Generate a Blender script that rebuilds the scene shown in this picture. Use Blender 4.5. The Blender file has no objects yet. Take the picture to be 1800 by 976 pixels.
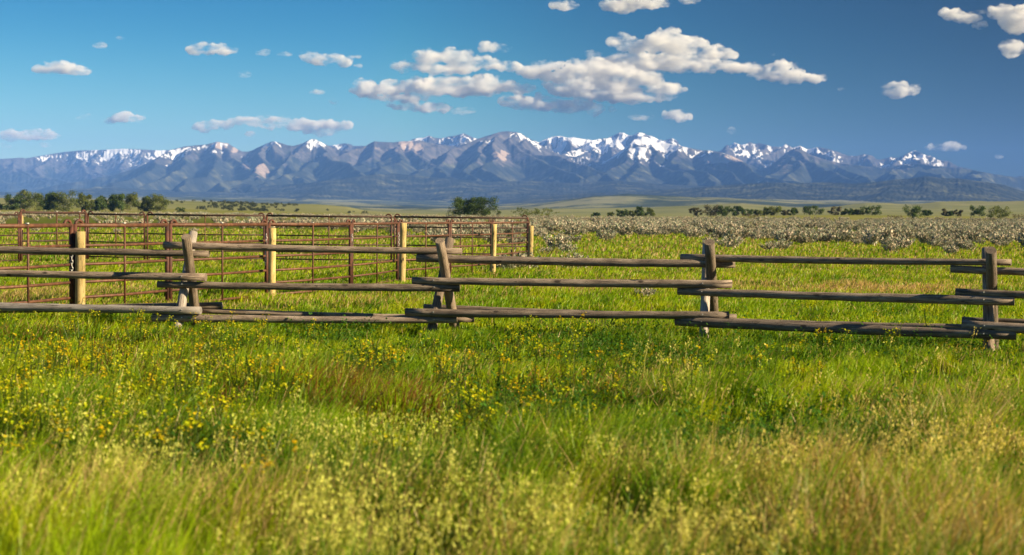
import bpy, math, random, time
import numpy as np
from mathutils import Vector
T0 = time.time()
sc = bpy.context.scene
COL = sc.collection
rng = np.random.default_rng(7)
random.seed(7)

# ------------------------------------------------------------------ camera
FPX = 2500.0                       # focal length in pixels of the 1800 px wide photograph
EYE = 1.8
ROLL = 0.009
PITCH = math.atan((488 - 378) / FPX)
CF = Vector((0, math.cos(PITCH), -math.sin(PITCH)))
CR0 = Vector((1, 0, 0)); CU0 = CR0.cross(CF)
CR = (CR0 * math.cos(ROLL) + CU0 * math.sin(ROLL)).normalized()
CU = CR.cross(CF).normalized()
cam_d = bpy.data.cameras.new('camera'); cam = bpy.data.objects.new('camera', cam_d); COL.objects.link(cam)
from mathutils import Matrix
M = Matrix((CR, CU, -CF)).transposed().to_4x4(); M.translation = Vector((0, 0, EYE)); cam.matrix_world = M
cam_d.sensor_width = 36; cam_d.lens = 50; cam_d.clip_start = 0.1; cam_d.clip_end = 200000
cam_d.dof.use_dof = True; cam_d.dof.focus_distance = 27; cam_d.dof.aperture_fstop = 2.2
sc.camera = cam

def pt(px, py, D):
    """world point at depth Y=D on the sight line through a measured direction of the survey photograph"""
    d = CF + CR * ((px - 900) / FPX) + CU * ((488 - py) / FPX)
    return Vector((0, 0, EYE)) + d * (D / d.y)

def project(X, Y, Z):
    dx, dy, dz = X, Y, Z - EYE
    f = dx * CF.x + dy * CF.y + dz * CF.z
    f = np.maximum(f, 0.1)
    return 900 + FPX * (dx * CR.x + dy * CR.y + dz * CR.z) / f, 488 - FPX * (dx * CU.x + dy * CU.y + dz * CU.z) / f

# ------------------------------------------------------------------ noise
class Noise:
    def __init__(s, seed, n=512):
        s.n = n; s.t = np.random.default_rng(seed).random((n, n)).astype(np.float32)
    def __call__(s, x, y):
        x = np.asarray(x, dtype=np.float64); y = np.asarray(y, dtype=np.float64)
        xi = np.floor(x).astype(np.int64); yi = np.floor(y).astype(np.int64)
        fx = x - xi; fy = y - yi
        fx = fx * fx * fx * (fx * (fx * 6 - 15) + 10); fy = fy * fy * fy * (fy * (fy * 6 - 15) + 10)
        a = xi % s.n; b = yi % s.n; a1 = (a + 1) % s.n; b1 = (b + 1) % s.n
        t = s.t
        return (t[a, b] * (1 - fx) + t[a1, b] * fx) * (1 - fy) + (t[a, b1] * (1 - fx) + t[a1, b1] * fx) * fy
def fbm(seed, x, y, octv=4, gain=.5):
    o = 0; a = 1; s = 0
    for k in range(octv):
        o = o + a * Noise(seed + k)(x * 2 ** k + 13.7 * k, y * 2 ** k + 7.1 * k); s += a; a *= gain
    return o / s
def smooth(a, b, x):
    t = np.clip((x - a) / (b - a), 0, 1); return t * t * (3 - 2 * t)

# ------------------------------------------------------------------ objects
def link(name, me, mat=None, parent=None):
    o = bpy.data.objects.new(name, me); COL.objects.link(o)
    if mat is not None and me is not None and len(me.materials) == 0: me.materials.append(mat)
    if parent is not None: o.parent = parent
    return o
def tag(o, label=None, cat=None, group=None, kind=None):
    if label: o['label'] = label
    if cat: o['category'] = cat
    if group: o['group'] = group
    if kind: o['kind'] = kind
    return o
def empty(name, loc, label, cat, group=None, rz=0):
    o = bpy.data.objects.new(name, None); COL.objects.link(o); o.location = loc; o.rotation_euler = (0, 0, rz)
    o.empty_display_size = .1
    return tag(o, label, cat, group)
def copy_tree(root, loc, rz=0, scale=None):
    r = root.copy(); COL.objects.link(r); r.location = loc; r.rotation_euler = (0, 0, rz)
    if scale is not None: r.scale = scale
    for ch in root.children:
        c = ch.copy(); COL.objects.link(c); c.parent = r
    return r

def np_mesh(name, verts, tris=None, quads=None, col=None, attrs=None, smooth_=False):
    me = bpy.data.meshes.new(name)
    nv = len(verts); me.vertices.add(nv); me.vertices.foreach_set('co', np.asarray(verts, np.float32).ravel())
    li = []; ls = []; pos = 0
    if quads is not None and len(quads):
        li.append(np.asarray(quads, np.int32).ravel()); ls.append(np.arange(len(quads), dtype=np.int32) * 4); pos = len(quads) * 4
    if tris is not None and len(tris):
        li.append(np.asarray(tris, np.int32).ravel()); ls.append(pos + np.arange(len(tris), dtype=np.int32) * 3)
    li = np.concatenate(li); ls = np.concatenate(ls)
    me.loops.add(len(li)); me.loops.foreach_set('vertex_index', li)
    me.polygons.add(len(ls)); me.polygons.foreach_set('loop_start', ls)
    me.polygons.foreach_set('use_smooth', np.full(len(ls), smooth_, dtype=bool))
    if col is not None:
        c = np.ones((nv, 4), np.float32); c[:, :3] = col
        a = me.attributes.new('Col', 'FLOAT_COLOR', 'POINT'); a.data.foreach_set('color', c.ravel())
    for k, v in (attrs or {}).items():
        a = me.attributes.new(k, 'FLOAT', 'POINT'); a.data.foreach_set('value', np.asarray(v, np.float32).ravel())
    me.update(calc_edges=True)
    return me

class MB:
    """collects tubes and boxes, with a (round, along) UV in metres for wood grain"""
    def __init__(s): s.v = []; s.f = []; s.uv = []; s.sm = []; s.mi = []
    def tube(s, pts, radii, seg=12, cap=True, wob=0, seed=0, mi=0, capmi=None):
        pts = [Vector(p) for p in pts]; n = len(pts); b0 = len(s.v); r_ = random.Random(seed)
        if not isinstance(radii, (list, tuple)): radii = [radii] * n
        ref = Vector((0, 0, 1)); L = 0
        t0 = (pts[-1] - pts[0]).normalized()
        if abs(t0.z) > .9: ref = Vector((0, 1, 0))
        ph = [r_.random() * 6.28 for _ in range(6)]
        for i, p in enumerate(pts):
            t = (pts[min(i + 1, n - 1)] - pts[max(i - 1, 0)]).normalized()
            a = t.cross(ref).normalized(); b = a.cross(t).normalized()
            if i: L += (p - pts[i - 1]).length
            for k in range(seg):
                an = 2 * math.pi * k / seg
                r = radii[i] * (1 + wob * (math.sin(2 * an + ph[0] + L * 1.1) + .6 * math.sin(3 * an + ph[1] - L * 2.3) + .5 * math.sin(L * 3.1 + ph[2])))
                s.v.append(p + (a * math.cos(an) + b * math.sin(an)) * r)
        R = radii[0]
        lens = [0]
        for i in range(1, n): lens.append(lens[-1] + (pts[i] - pts[i - 1]).length)
        for i in range(n - 1):
            for k in range(seg):
                k1 = (k + 1) % seg
                s.f.append((b0 + i * seg + k, b0 + i * seg + k1, b0 + (i + 1) * seg + k1, b0 + (i + 1) * seg + k))
                u0 = k / seg * 6.283 * R; u1 = (k + 1) / seg * 6.283 * R
                s.uv += [(u0, lens[i]), (u1, lens[i]), (u1, lens[i + 1]), (u0, lens[i + 1])]
                s.sm.append(True); s.mi.append(mi)
        if cap:
            for ring, rev in ((0, False), (n - 1, True)):
                idx = [b0 + ring * seg + k for k in range(seg)]
                c = len(s.v); s.v.append(sum((s.v[j] for j in idx), Vector()) / seg)
                for k in range(seg):
                    a_, b_ = idx[k], idx[(k + 1) % seg]
                    s.f.append((c, a_, b_) if rev else (c, b_, a_))
                    s.uv += [(.5, .5), (.5 + R, .5), (.5, .5 + R)]; s.sm.append(False); s.mi.append(mi if capmi is None else capmi)
        return s
    def build(s, name, mats, parent=None):
        me = bpy.data.meshes.new(name); me.from_pydata([tuple(v) for v in s.v], [], s.f)
        uvl = me.uv_layers.new(name='UVMap'); uvl.data.foreach_set('uv', np.array(s.uv, np.float32).ravel())
        me.polygons.foreach_set('use_smooth', s.sm)
        for m in (mats if isinstance(mats, (list, tuple)) else [mats]): me.materials.append(m)
        me.polygons.foreach_set('material_index', s.mi); me.update()
        return link(name, me, None, parent)

# ------------------------------------------------------------------ material helpers
class NT:
    def __init__(s, name):
        s.m = bpy.data.materials.new(name); s.m.use_nodes = True; s.t = s.m.node_tree; s.t.nodes.clear()
        s.out = s.t.nodes.new('ShaderNodeOutputMaterial')
    def n(s, typ, ins=None, **kw):
        nd = s.t.nodes.new('ShaderNode' + typ)
        for k, v in kw.items(): setattr(nd, k, v)
        for k, v in (ins or {}).items():
            sock = nd.inputs[k]
            if isinstance(v, bpy.types.NodeSocket): s.t.links.new(v, sock)
            else: sock.default_value = v
        return nd
    def math(s, op, a, b=0.0, c=None, clamp=False):
        ins = {0: a, 1: b}
        if c is not None: ins[2] = c
        return s.n('Math', ins, operation=op, use_clamp=clamp).outputs[0]
    def mix(s, f, a, b, blend='MIX'):
        nd = s.n('Mix', data_type='RGBA', blend_type=blend)
        for k, v in ((0, f), (6, a), (7, b)):
            if isinstance(v, bpy.types.NodeSocket): s.t.links.new(v, nd.inputs[k])
            else: nd.inputs[k].default_value = v if k == 0 else (*v, 1)
        return nd.outputs[2]
    def noise(s, vec, scale, detail=4, rough=.55):
        nd = s.n('TexNoise', {'Scale': scale, 'Detail': detail, 'Roughness': rough})
        if vec is not None: s.t.links.new(vec, nd.inputs['Vector'])
        return nd.outputs[0]
    def ramp(s, f, pts):
        nd = s.n('ValToRGB', {0: f}); e = nd.color_ramp.elements
        while len(e) > 1: e.remove(e[-1])
        e[0].position = pts[0][0]; e[0].color = (*pts[0][1], 1)
        for p, c in pts[1:]:
            x = e.new(p); x.color = (*c, 1)
        return nd.outputs[0]
    def sstep(s, x, a, b):
        return s.n('MapRange', {'Value': x, 'From Min': a, 'From Max': b, 'To Min': 0.0, 'To Max': 1.0}, interpolation_type='SMOOTHSTEP').outputs[0]
    def attr(s, name, vec=False): return s.n('Attribute', attribute_name=name).outputs[0 if vec else 2]
    def done(s, surf, disp=None):
        s.t.links.new(surf, s.out.inputs['Surface'])
        if disp is not None: s.t.links.new(disp, s.out.inputs['Displacement'])
        return s.m

def leaf_material(name, trans=.45, sat=1.0, rough=.6):
    t = NT(name); c = t.attr('Col', True)
    d = t.n('BsdfDiffuse', {'Color': c}); tc = t.mix(1.0, c, (1.15, 1.12, .55), 'MULTIPLY')
    tr = t.n('BsdfTranslucent', {'Color': tc})
    m = t.n('MixShader', {0: trans, 1: d.outputs[0], 2: tr.outputs[0]})
    g = t.n('BsdfGlossy', {'Color': (.9, .95, .8, 1), 'Roughness': .42})
    m2 = t.n('MixShader', {0: .015, 1: m.outputs[0], 2: g.outputs[0]})
    return t.done(m2.outputs[0])

def wood_material(name, c0, c1, c2, moss=.3):
    t = NT(name); uv = t.n('UVMap').outputs[0]; oi = t.n('ObjectInfo')
    off = t.n('VectorMath', {0: uv, 1: oi.outputs['Location']}, operation='ADD').outputs[0]
    rv = t.math('MULTIPLY', oi.outputs['Random'], 37.0)
    cb = t.n('CombineXYZ', {0: rv, 1: rv}).outputs[0]
    uv2 = t.n('VectorMath', {0: uv, 1: cb}, operation='ADD').outputs[0]
    grain = t.n('Mapping', {'Vector': uv2, 'Scale': (70, 2.2, 1)}).outputs[0]
    g = t.noise(grain, 1.0, 6, .65)
    blot = t.n('Mapping', {'Vector': uv2, 'Scale': (7, 2.5, 1)}).outputs[0]
    b = t.noise(blot, 1.0, 5, .65)
    col = t.ramp(g, [(.3, c0), (.5, c1), (.72, c2)])
    col = t.mix(t.math('MULTIPLY', t.sstep(b, .45, .7), .65), col, c2)
    col = t.mix(t.math('MULTIPLY', t.sstep(b, .5, .3), .6), col, c0)
    # checks (long dark cracks) and knots
    crk = t.n('Mapping', {'Vector': uv2, 'Scale': (38, 1.1, 1)}).outputs[0]
    cr = t.noise(crk, 1.0, 2, .5)
    line = t.sstep(t.math('ABSOLUTE', t.math('SUBTRACT', cr, .5)), .018, .004)
    col = t.mix(t.math('MULTIPLY', line, .8), col, (.02, .016, .013))
    vo = t.n('TexVoronoi', {'Vector': t.n('Mapping', {'Vector': uv2, 'Scale': (5.5, 2.6, 1)}).outputs[0], 'Scale': 1.0})
    col = t.mix(t.sstep(vo.outputs[0], .16, .08), col, (.045, .03, .02))
    lich = t.noise(t.n('Mapping', {'Vector': uv2, 'Scale': (22, 14, 1)}).outputs[0], 1.0, 4, .6)
    col = t.mix(t.math('MULTIPLY', t.sstep(lich, .62, .72), moss), col, (.36, .38, .27))
    hs = t.n('HueSaturation', {'Color': col, 'Value': t.math('MULTIPLY_ADD', oi.outputs['Random'], .5, .75)})
    bp = t.n('Bump', {'Strength': .7, 'Distance': .012, 'Height': t.math('SUBTRACT', g, t.math('MULTIPLY', line, .5))})
    p = t.n('BsdfPrincipled', {'Base Color': hs.outputs[0], 'Roughness': .85, 'Normal': bp.outputs[0]})
    return t.done(p.outputs[0])

M_LEAF = leaf_material('leaf', .42)
M_SAGE = leaf_material('sage_leaf', .06)
M_TREE = leaf_material('tree_leaf', .3)
M_LOG = wood_material('weathered_log', (.06, .04, .028), (.19, .138, .10), (.38, .30, .225))
M_SUNLIT_LOG = wood_material('pale_log', (.13, .11, .095), (.31, .27, .235), (.46, .42, .375), .1)  # paler log wood with strong sunlight put into the colour
M_LEG = wood_material('weathered_leg', (.07, .048, .03), (.19, .135, .09), (.32, .25, .18))
M_SUNLIT_LEG = wood_material('pale_leg', (.2, .16, .13), (.38, .32, .27), (.5, .44, .38), .1)  # leg wood lightened in colour to stand in for sun on it
M_YEL = wood_material('treated_post', (.34, .23, .07), (.50, .36, .13), (.58, .45, .2), .05)
t = NT('rust_pipe'); oc = t.n('TexCoord').outputs['Object']
n1 = t.noise(oc, 9, 5, .65); n2 = t.noise(oc, 60, 3, .6)
c = t.ramp(n1, [(.3, (.05, .019, .009)), (.52, (.105, .040, .018)), (.7, (.19, .082, .038))])
c = t.mix(t.math('MULTIPLY', t.sstep(n2, .6, .72), .5), c, (.34, .2, .13))
M_RUST = t.done(t.n('BsdfPrincipled', {'Base Color': c, 'Roughness': .62, 'Metallic': .15, 'Normal': t.n('Bump', {'Strength': .3, 'Distance': .002, 'Height': n2}).outputs[0]}).outputs[0])
t = NT('rust_post'); n1 = t.noise(t.n('TexCoord').outputs['Object'], 12, 4)
M_RPOST = t.done(t.n('BsdfPrincipled', {'Base Color': t.ramp(n1, [(.35, (.035, .012, .007)), (.7, (.13, .04, .018))]), 'Roughness': .7}).outputs[0])
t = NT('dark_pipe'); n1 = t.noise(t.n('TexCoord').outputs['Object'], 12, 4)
M_SHADED_PIPE = t.done(t.n('BsdfPrincipled', {'Base Color': t.ramp(n1, [(.35, (.022, .010, .007)), (.7, (.07, .028, .016))]), 'Roughness': .7}).outputs[0])  # darker copy of the rusty pipe, shade painted into its colour
t = NT('galvanised'); n1 = t.noise(t.n('TexCoord').outputs['Object'], 40, 3)
M_GALV = t.done(t.n('BsdfPrincipled', {'Base Color': t.ramp(n1, [(.3, (.35, .33, .3)), (.7, (.7, .67, .62))]), 'Roughness': .45, 'Metallic': .5}).outputs[0])
t = NT('bark'); n1 = t.noise(t.n('TexCoord').outputs['Object'], 4, 4)
M_BARK = t.done(t.n('BsdfPrincipled', {'Base Color': t.ramp(n1, [(.35, (.14, .11, .08)), (.65, (.36, .31, .25))]), 'Roughness': .9}).outputs[0])

# ------------------------------------------------------------------ ground height
UX = [0, 280, 380, 470, 560, 610, 640, 700, 760, 900, 1150, 1240, 1300, 1420, 1470, 1520, 1600, 1650, 1700, 1800]
def I(u, xs, ys): return np.interp(u, xs, ys)
PROF = [  # distance, height above the level line of sight, in milliradians * 2.5, against bearing
 (520,  None),
 (760,  ([0, 1150, 1240, 1500, 1800], [-4.0, -4.0, -3.2, -1.0, 0.0])),
 (1000, ([0, 1150, 1240, 1300, 1500, 1800], [1.2, -2.2, 0.2, 2.0, 5.2, 4.2])),
 (1300, ([0, 300, 700, 780, 1150, 1240, 1500, 1800], [5, 5, -1.5, -1.8, -1.0, 0, 4, 3])),
 (1950, ([0, 280, 380, 470, 560, 610, 640, 700, 760, 900, 1150, 1240, 1500, 1800], [21, 20, 18, 15, 14, 11, 5, 1, -1, -1, 1, 2, 6, 8])),
 (2700, ([0, 700, 900, 1150, 1240, 1500, 1800], [14, 1, 1, 4, 6, 8, 12])),
 (4200, ([0, 700, 900, 1000, 1150, 1240, 1300, 1400, 1430, 1470, 1520, 1600, 1650, 1700, 1800], [12, 3, 6, 10, 12, 18, 20, 15, 14, 17, 23, 22, 28, 29, 32])),
 (5600, ([0, 700, 900, 1150, 1300, 1420, 1800], [13, 5, 8, 13, 16, 12, 22])),
 (9000, ([0, 300, 560, 800, 900, 960, 1040, 1100, 1170, 1300, 1400, 1800], [16, 17, 15, 9, 13, 21, 33, 37, 34, 30, 26, 26])),
 (12000,([0, 300, 560, 800, 1000, 1200, 1800], [22, 24, 20, 14, 24, 30, 28])),
 (16500,([0, 900, 1800], [26, 24, 30])),
 (23000,([0, 900, 1800], [30, 30, 30])),
]
def ground_h(X, Y):
    X = np.asarray(X, np.float64); Y = np.asarray(Y, np.float64)
    D = np.maximum(Y, 1.0); u = np.clip(900 + FPX * X / D, -600, 2400)
    z = np.zeros_like(D)
    ds = [math.log(p[0]) for p in PROF]
    zs = [np.zeros_like(D)] + [EYE + np.interp(u, *p[1]) * p[0] / FPX for p in PROF[1:]]
    lD = np.log(D)
    for k in range(len(PROF) - 1):
        t_ = np.clip((lD - ds[k]) / (ds[k + 1] - ds[k]), 0, 1); s_ = t_ * t_ * (3 - 2 * t_)
        seg = (lD > ds[k]) & (lD <= ds[k + 1])
        z = np.where(seg, zs[k] * (1 - s_) + zs[k + 1] * s_, z)
    z = np.where(lD > ds[-1], zs[-1], z)
    z = z + (fbm(40, X / 6, Y / 6, 3) - .5) * .10 * smooth(6, 20, D) * (1 - smooth(300, 900, D))
    z = z + (fbm(44, X / 330, Y / 330, 4) - .5) * np.clip((D - 1200) / 3000, 0, 1) * 26
    return z

# ------------------------------------------------------------------ ground sheet
def polar_sheet(name, us, Ds, hfun):
    U, DD = np.meshgrid(us, Ds); X = DD * (U - 900) / FPX; Y = DD
    return U, X, Y
us = np.concatenate([np.linspace(-260, 2060, 620)])
Ds = np.exp(np.linspace(math.log(2.0), math.log(24000), 420))
U, DD = np.meshgrid(us, Ds); X = DD * (U - 900) / FPX; Y = DD; Z = ground_h(X, Y)
# wings either side and the country behind the camera, so that the sheet closes round it
nU, nD = len(us), len(Ds)
V = np.stack([X, Y, Z], -1).reshape(-1, 3)
ii = (np.arange(nD - 1)[:, None] * nU + np.arange(nU - 1)[None, :]).ravel()
quads = np.stack([ii, ii + 1, ii + nU + 1, ii + nU], -1)
th0 = math.atan2(FPX, us[-1] - 900); th1 = math.atan2(FPX, us[0] - 900)       # angles from +X
angs = np.linspace(th1, th0 + 2 * math.pi, 60)
base = len(V)
wing = []
for j, Dj in enumerate(Ds):
    zl = Z[j, 0]; zr = Z[j, -1]
    for k, a in enumerate(angs):
        f = k / 59.0; rr = Dj / math.sin(th1) * (1 - f) + Dj / math.sin(th0) * f
        side = zl * (1 - smooth(0, .45, f)) + zr * smooth(.55, 1, f)
        wing.append((rr * math.cos(a), rr * math.sin(a), side))
V = np.concatenate([V, np.array(wing)])
ii = base + (np.arange(nD - 1)[:, None] * 60 + np.arange(59)[None, :]).ravel()
quads = np.concatenate([quads, np.stack([ii, ii + 1, ii + 61, ii + 60], -1)])
hub = len(V); V = np.concatenate([V, [[0, 0, 0]]])
ring = np.concatenate([np.arange(nU), base + np.arange(60)])
tris = np.array([[hub, ring[(k + 1) % len(ring)], ring[k]] for k in range(len(ring))])
t = NT('meadow_ground'); geo = t.n('NewGeometry').outputs['Position']
cd = t.n('VectorMath', {0: geo, 1: (0, 0, 0)}, operation='DISTANCE').outputs['Value']
def nz(scale, det=4, r=.6): return t.noise(geo, scale, det, r)
near = t.ramp(nz(.35, 5), [(.3, (.05, .075, .012)), (.5, (.085, .115, .018)), (.62, (.12, .12, .035)), (.75, (.19, .15, .07))])
near = t.mix(t.math('MULTIPLY', t.sstep(nz(3.0, 3), .5, .7), .5), near, (.17, .13, .06))
mid = t.ramp(nz(.012, 6, .65), [(.3, (.13, .145, .03)), (.5, (.19, .19, .05)), (.7, (.24, .21, .09))])
hill = t.ramp(nz(.004, 8, .7), [(.28, (.09, .105, .05)), (.45, (.17, .18, .075)), (.6, (.22, .215, .10)), (.75, (.25, .22, .13))])
far = t.ramp(nz(.0011, 9, .68), [(.40, (.03, .042, .034)), (.49, (.06, .075, .045)), (.54, (.20, .20, .10)), (.7, (.26, .24, .14))])
c = t.mix(t.sstep(cd, 250, 620), near, mid); c = t.mix(t.sstep(cd, 1150, 1600), c, hill); c = t.mix(t.sstep(cd, 3000, 6500), c, far)
bp = t.n('Bump', {'Strength': .6, 'Distance': .05, 'Height': nz(6, 4)})
M_GROUND = t.done(t.n('BsdfDiffuse', {'Color': c, 'Normal': bp.outputs[0]}).outputs[0])
g = link('ground', np_mesh('ground', V, tris, quads, smooth_=True), M_GROUND); tag(g, kind='structure')

# ------------------------------------------------------------------ mountains
def erode(h, n=9000, batches=10, steps=45, k_er=.25, k_dep=.2, seed=1):
    r = np.random.default_rng(seed); R, C = h.shape
    for b in range(batches):
        y = r.random(n) * (R - 3) + 1; x = r.random(n) * (C - 3) + 1
        dx = np.zeros(n); dy = np.zeros(n); sed = np.zeros(n); w = np.ones(n); sp = np.ones(n)
        for s_ in range(steps):
            yi = y.astype(int); xi = x.astype(int); fy = y - yi; fx = x - xi
            h00 = h[yi, xi]; h01 = h[yi, xi + 1]; h10 = h[yi + 1, xi]; h11 = h[yi + 1, xi + 1]
            gx = (h01 - h00) * (1 - fy) + (h11 - h10) * fy; gy = (h10 - h00) * (1 - fx) + (h11 - h01) * fx
            hh = h00 * (1 - fx) * (1 - fy) + h01 * fx * (1 - fy) + h10 * (1 - fx) * fy + h11 * fx * fy
            dx = dx * .25 - gx * .75; dy = dy * .25 - gy * .75
            L = np.hypot(dx, dy) + 1e-9; dx /= L; dy /= L
            nx = np.clip(x + dx, 1, C - 2.01); ny = np.clip(y + dy, 1, R - 2.01)
            a = ny.astype(int); c_ = nx.astype(int); qy = ny - a; qx = nx - c_
            h2 = h[a, c_] * (1 - qx) * (1 - qy) + h[a, c_ + 1] * qx * (1 - qy) + h[a + 1, c_] * (1 - qx) * qy + h[a + 1, c_ + 1] * qx * qy
            dh = h2 - hh
            cap = np.maximum(-dh, .3) * sp * w * 2.2
            dep = np.where(dh > 0, np.minimum(dh, sed), np.where(sed > cap, (sed - cap) * k_dep, 0))
            er = np.where((dh <= 0) & (sed <= cap), np.minimum((cap - sed) * k_er, -dh), 0)
            ch = dep - er; sed = sed - ch
            acc = np.zeros(R * C)
            for (oy, ox, wt) in ((0, 0, (1 - fx) * (1 - fy)), (0, 1, fx * (1 - fy)), (1, 0, (1 - fx) * fy), (1, 1, fx * fy)):
                acc += np.bincount((yi + oy) * C + xi + ox, ch * wt, R * C)
            h += np.clip(acc, -.22, .12).reshape(R, C)
            sp = np.sqrt(np.clip(sp * sp - dh * .05, .2, 9)); w *= .985; x, y = nx, ny
    for _ in range(3):
        m = h.copy(); m[1:-1, 1:-1] = (h[:-2, 1:-1] + h[2:, 1:-1] + h[1:-1, :-2] + h[1:-1, 2:]) / 4
        h = m + np.clip(h - m, -1.0, 1.0)
    return h

def ridged(seed, x, y, octv=5, gain=.5):
    o = 0; a = 1; s_ = 0; wgt = 1
    for k in range(octv):
        n_ = 1 - np.abs(2 * Noise(seed + k)(x * 2 ** k + 3.3 * k, y * 2 ** k + 9.1 * k) - 1)
        n_ = n_ ** 2 * wgt; wgt = np.clip(n_ * 1.8, 0, 1); o = o + a * n_; s_ += a; a *= gain
    return o / s_

def range_layer(name, u0, u1, sky, D0, Dc, D1, foot_e, seed, spur, spurw, label, snowline, patches=(), bench=None, jag=1.2, du=2.1, dd=38, er=10, forest_top=95, fine=24, sno=1.0, spurs=None, slope_k=.62):
    us = np.arange(u0, u1, du); Ds = np.arange(D0, D1, dd)
    U, DD = np.meshgrid(us, Ds)
    sx = [p[0] for p in sky]; sy = [p[1] for p in sky]
    e_sky = 378 + ROLL * (us - 900) - np.interp(us, sx, sy)                 # pixels above the level line
    e_sm = np.convolve(np.pad(e_sky, 12, mode='edge'), np.ones(25) / 25, 'valid')
    Dcr = Dc + (fbm(seed + 60, us / 140, us * 0, 3) - .5)[None, :] * min(1500, (D1 - Dc) * 1.2)
    tt = (DD - D0) / (Dcr - D0); t_ = np.clip(tt, 0, 1)
    foot = np.interp(U, *foot_e) if isinstance(foot_e, tuple) else foot_e
    zf = EYE + foot * D0 / FPX
    zc = EYE + e_sm[None, :] * Dcr / FPX
    zfloor = zf + (zc - zf) * (.10 * t_ + .22 * t_ ** 2)
    if spurs is None:
        z = zf + (zc - zf) * (.35 * t_ + .65 * t_ ** 1.3)
        r = ridged(seed, (U + (1 - t_) * 60) / spurw, DD / 5200 + .3, 3, .40)
        z = z - (zc - zf) * spur * np.sin(np.pi * np.clip(t_ ** .8, 0, 1)) ** .7 * (1 - r * 1.25)
        z = np.where(tt > 1, zc - (tt - 1) * (zc - zf) * 1.6, z)
    else:
        XX = DD * (U - 900) / FPX
        wx = XX + (fbm(seed + 50, XX / 1300, DD / 1300, 4, .42) - .5) * 640; wy = DD + (fbm(seed + 55, XX / 1300, DD / 1300, 4, .42) - .5) * 640
        z = zfloor.copy()
        lines = []
        cu = np.arange(u0, u1, 12.0); cD = np.interp(cu, us, Dcr[0]); ce = np.interp(cu, us, e_sm)
        lines.append([(D_ * (u_ - 900) / FPX, D_, EYE + e_ * D_ / FPX) for u_, D_, e_ in zip(cu, cD, ce)])
        for sp_ in spurs:
            n_ = len(sp_); L_ = []
            for k_, (su, sy_) in enumerate(sp_):
                f_ = k_ / (n_ - 1); Dk = np.interp(su, us, Dcr[0]) * (1 - f_) + (D0 + 500) * f_ if n_ > 1 else Dc
                L_.append((Dk * (su - 900) / FPX, Dk, EYE + (378 + ROLL * (su - 900) - sy_) * Dk / FPX))
            lines.append(L_)
        face = slope_k * (.85 + .35 * fbm(seed + 58, XX / 1500, DD / 1500, 2))
        for L_ in lines:
            for (ax, ay, az), (bx, by, bz) in zip(L_[:-1], L_[1:]):
                vx, vy = bx - ax, by - ay; l2 = vx * vx + vy * vy
                q = np.clip(((wx - ax) * vx + (wy - ay) * vy) / l2, 0, 1)
                d_ = np.hypot(wx - ax - q * vx, wy - ay - q * vy)
                hz_ = az + (bz - az) * q - d_ * face + d_ * d_ * 1.1e-5 * face * 4
                z = np.maximum(z, np.where(d_ < 5000, hz_, -1e4))
    z = z + (ridged(seed + 9, U / 34, DD / 700, 4) - .4) * fine * smooth(.1, .8, t_)
    z = np.maximum(z, -50)
    if er: z = erode(z / 30.0, batches=er, seed=seed) * 30.0
    # fit the outline of the crest
    e = (z - EYE) / DD * FPX; act = np.maximum(e.max(0), 1)
    ratio = np.clip(e_sky / act, .3, 1.8)
    z = EYE + (z - EYE) * (1 + (ratio - 1)[None, :] * (smooth(.0, .75, t_)))
    e = (z - EYE) / DD * FPX; act = np.maximum(e.max(0), 1); z = EYE + (z - EYE) * (1 + (np.clip(e_sky / act, .5, 1.3) - 1)[None, :] * smooth(.3, .9, t_))
    z = z - (1 - smooth(0, .04, t_)) * 90                                   # sinks under the plain at its foot
    # masks
    e = (z - EYE) / DD * FPX; yv = 378 + ROLL * (U - 900) - e
    gy_, gx_ = np.gradient(z, dd, 1.0); gx_ = gx_ / (du * DD / FPX)
    slope = np.hypot(gx_, gy_)
    zb = z.copy()
    for _ in range(3):
        zb[1:-1, 1:-1] = (zb[:-2, 1:-1] + zb[2:, 1:-1] + zb[1:-1, :-2] + zb[1:-1, 2:] + zb[1:-1, 1:-1]) / 5
    hollow = np.clip((zb - z) / 10, -1, 1)
    nzz = fbm(seed + 80, DD * (U - 900) / FPX / 170, DD / 260, 4, .6)
    streak = fbm(seed + 85, DD * (U - 900) / FPX / 420 + z / 900, DD / 520 - z / 700, 4, .6)
    line = np.interp(U, [p[0] for p in snowline], [p[1] for p in snowline])
    sn = smooth(-13, 13, (line - yv) - 5 + (nzz - .5) * 50 * sno + (streak - .5) * 40 * sno + hollow * 14 - np.clip(slope - .75, 0, 1.0) * 26)
    rock = smooth(-16, 16, (378 + ROLL * (U - 900) - forest_top - yv) + (nzz - .5) * 30 + (streak - .5) * 38)
    tan = np.zeros_like(z)
    for (cx, cy, rx, ry, s_) in patches:
        q = ((U - cx) / rx) ** 2 + ((yv - cy) / ry) ** 2
        tan = np.maximum(tan, s_ * smooth(1.5, .4, q + (nzz - .5) * 2.6 + (streak - .5) * 2.6))
    V = np.stack([DD * (U - 900) / FPX, DD, z], -1).reshape(-1, 3)
    nU, nD = len(us), len(Ds)
    ii = (np.arange(nD - 1)[:, None] * nU + np.arange(nU - 1)[None, :]).ravel()
    quads = np.stack([ii, ii + 1, ii + nU + 1, ii + nU], -1)
    me = np_mesh(name, V, None, quads, attrs={'snow': sn, 'rock': rock, 'tan': tan}, smooth_=True)
    o = link(name, me, M_MTN); tag(o, kind='structure'); o['label'] = label
    return o

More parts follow.
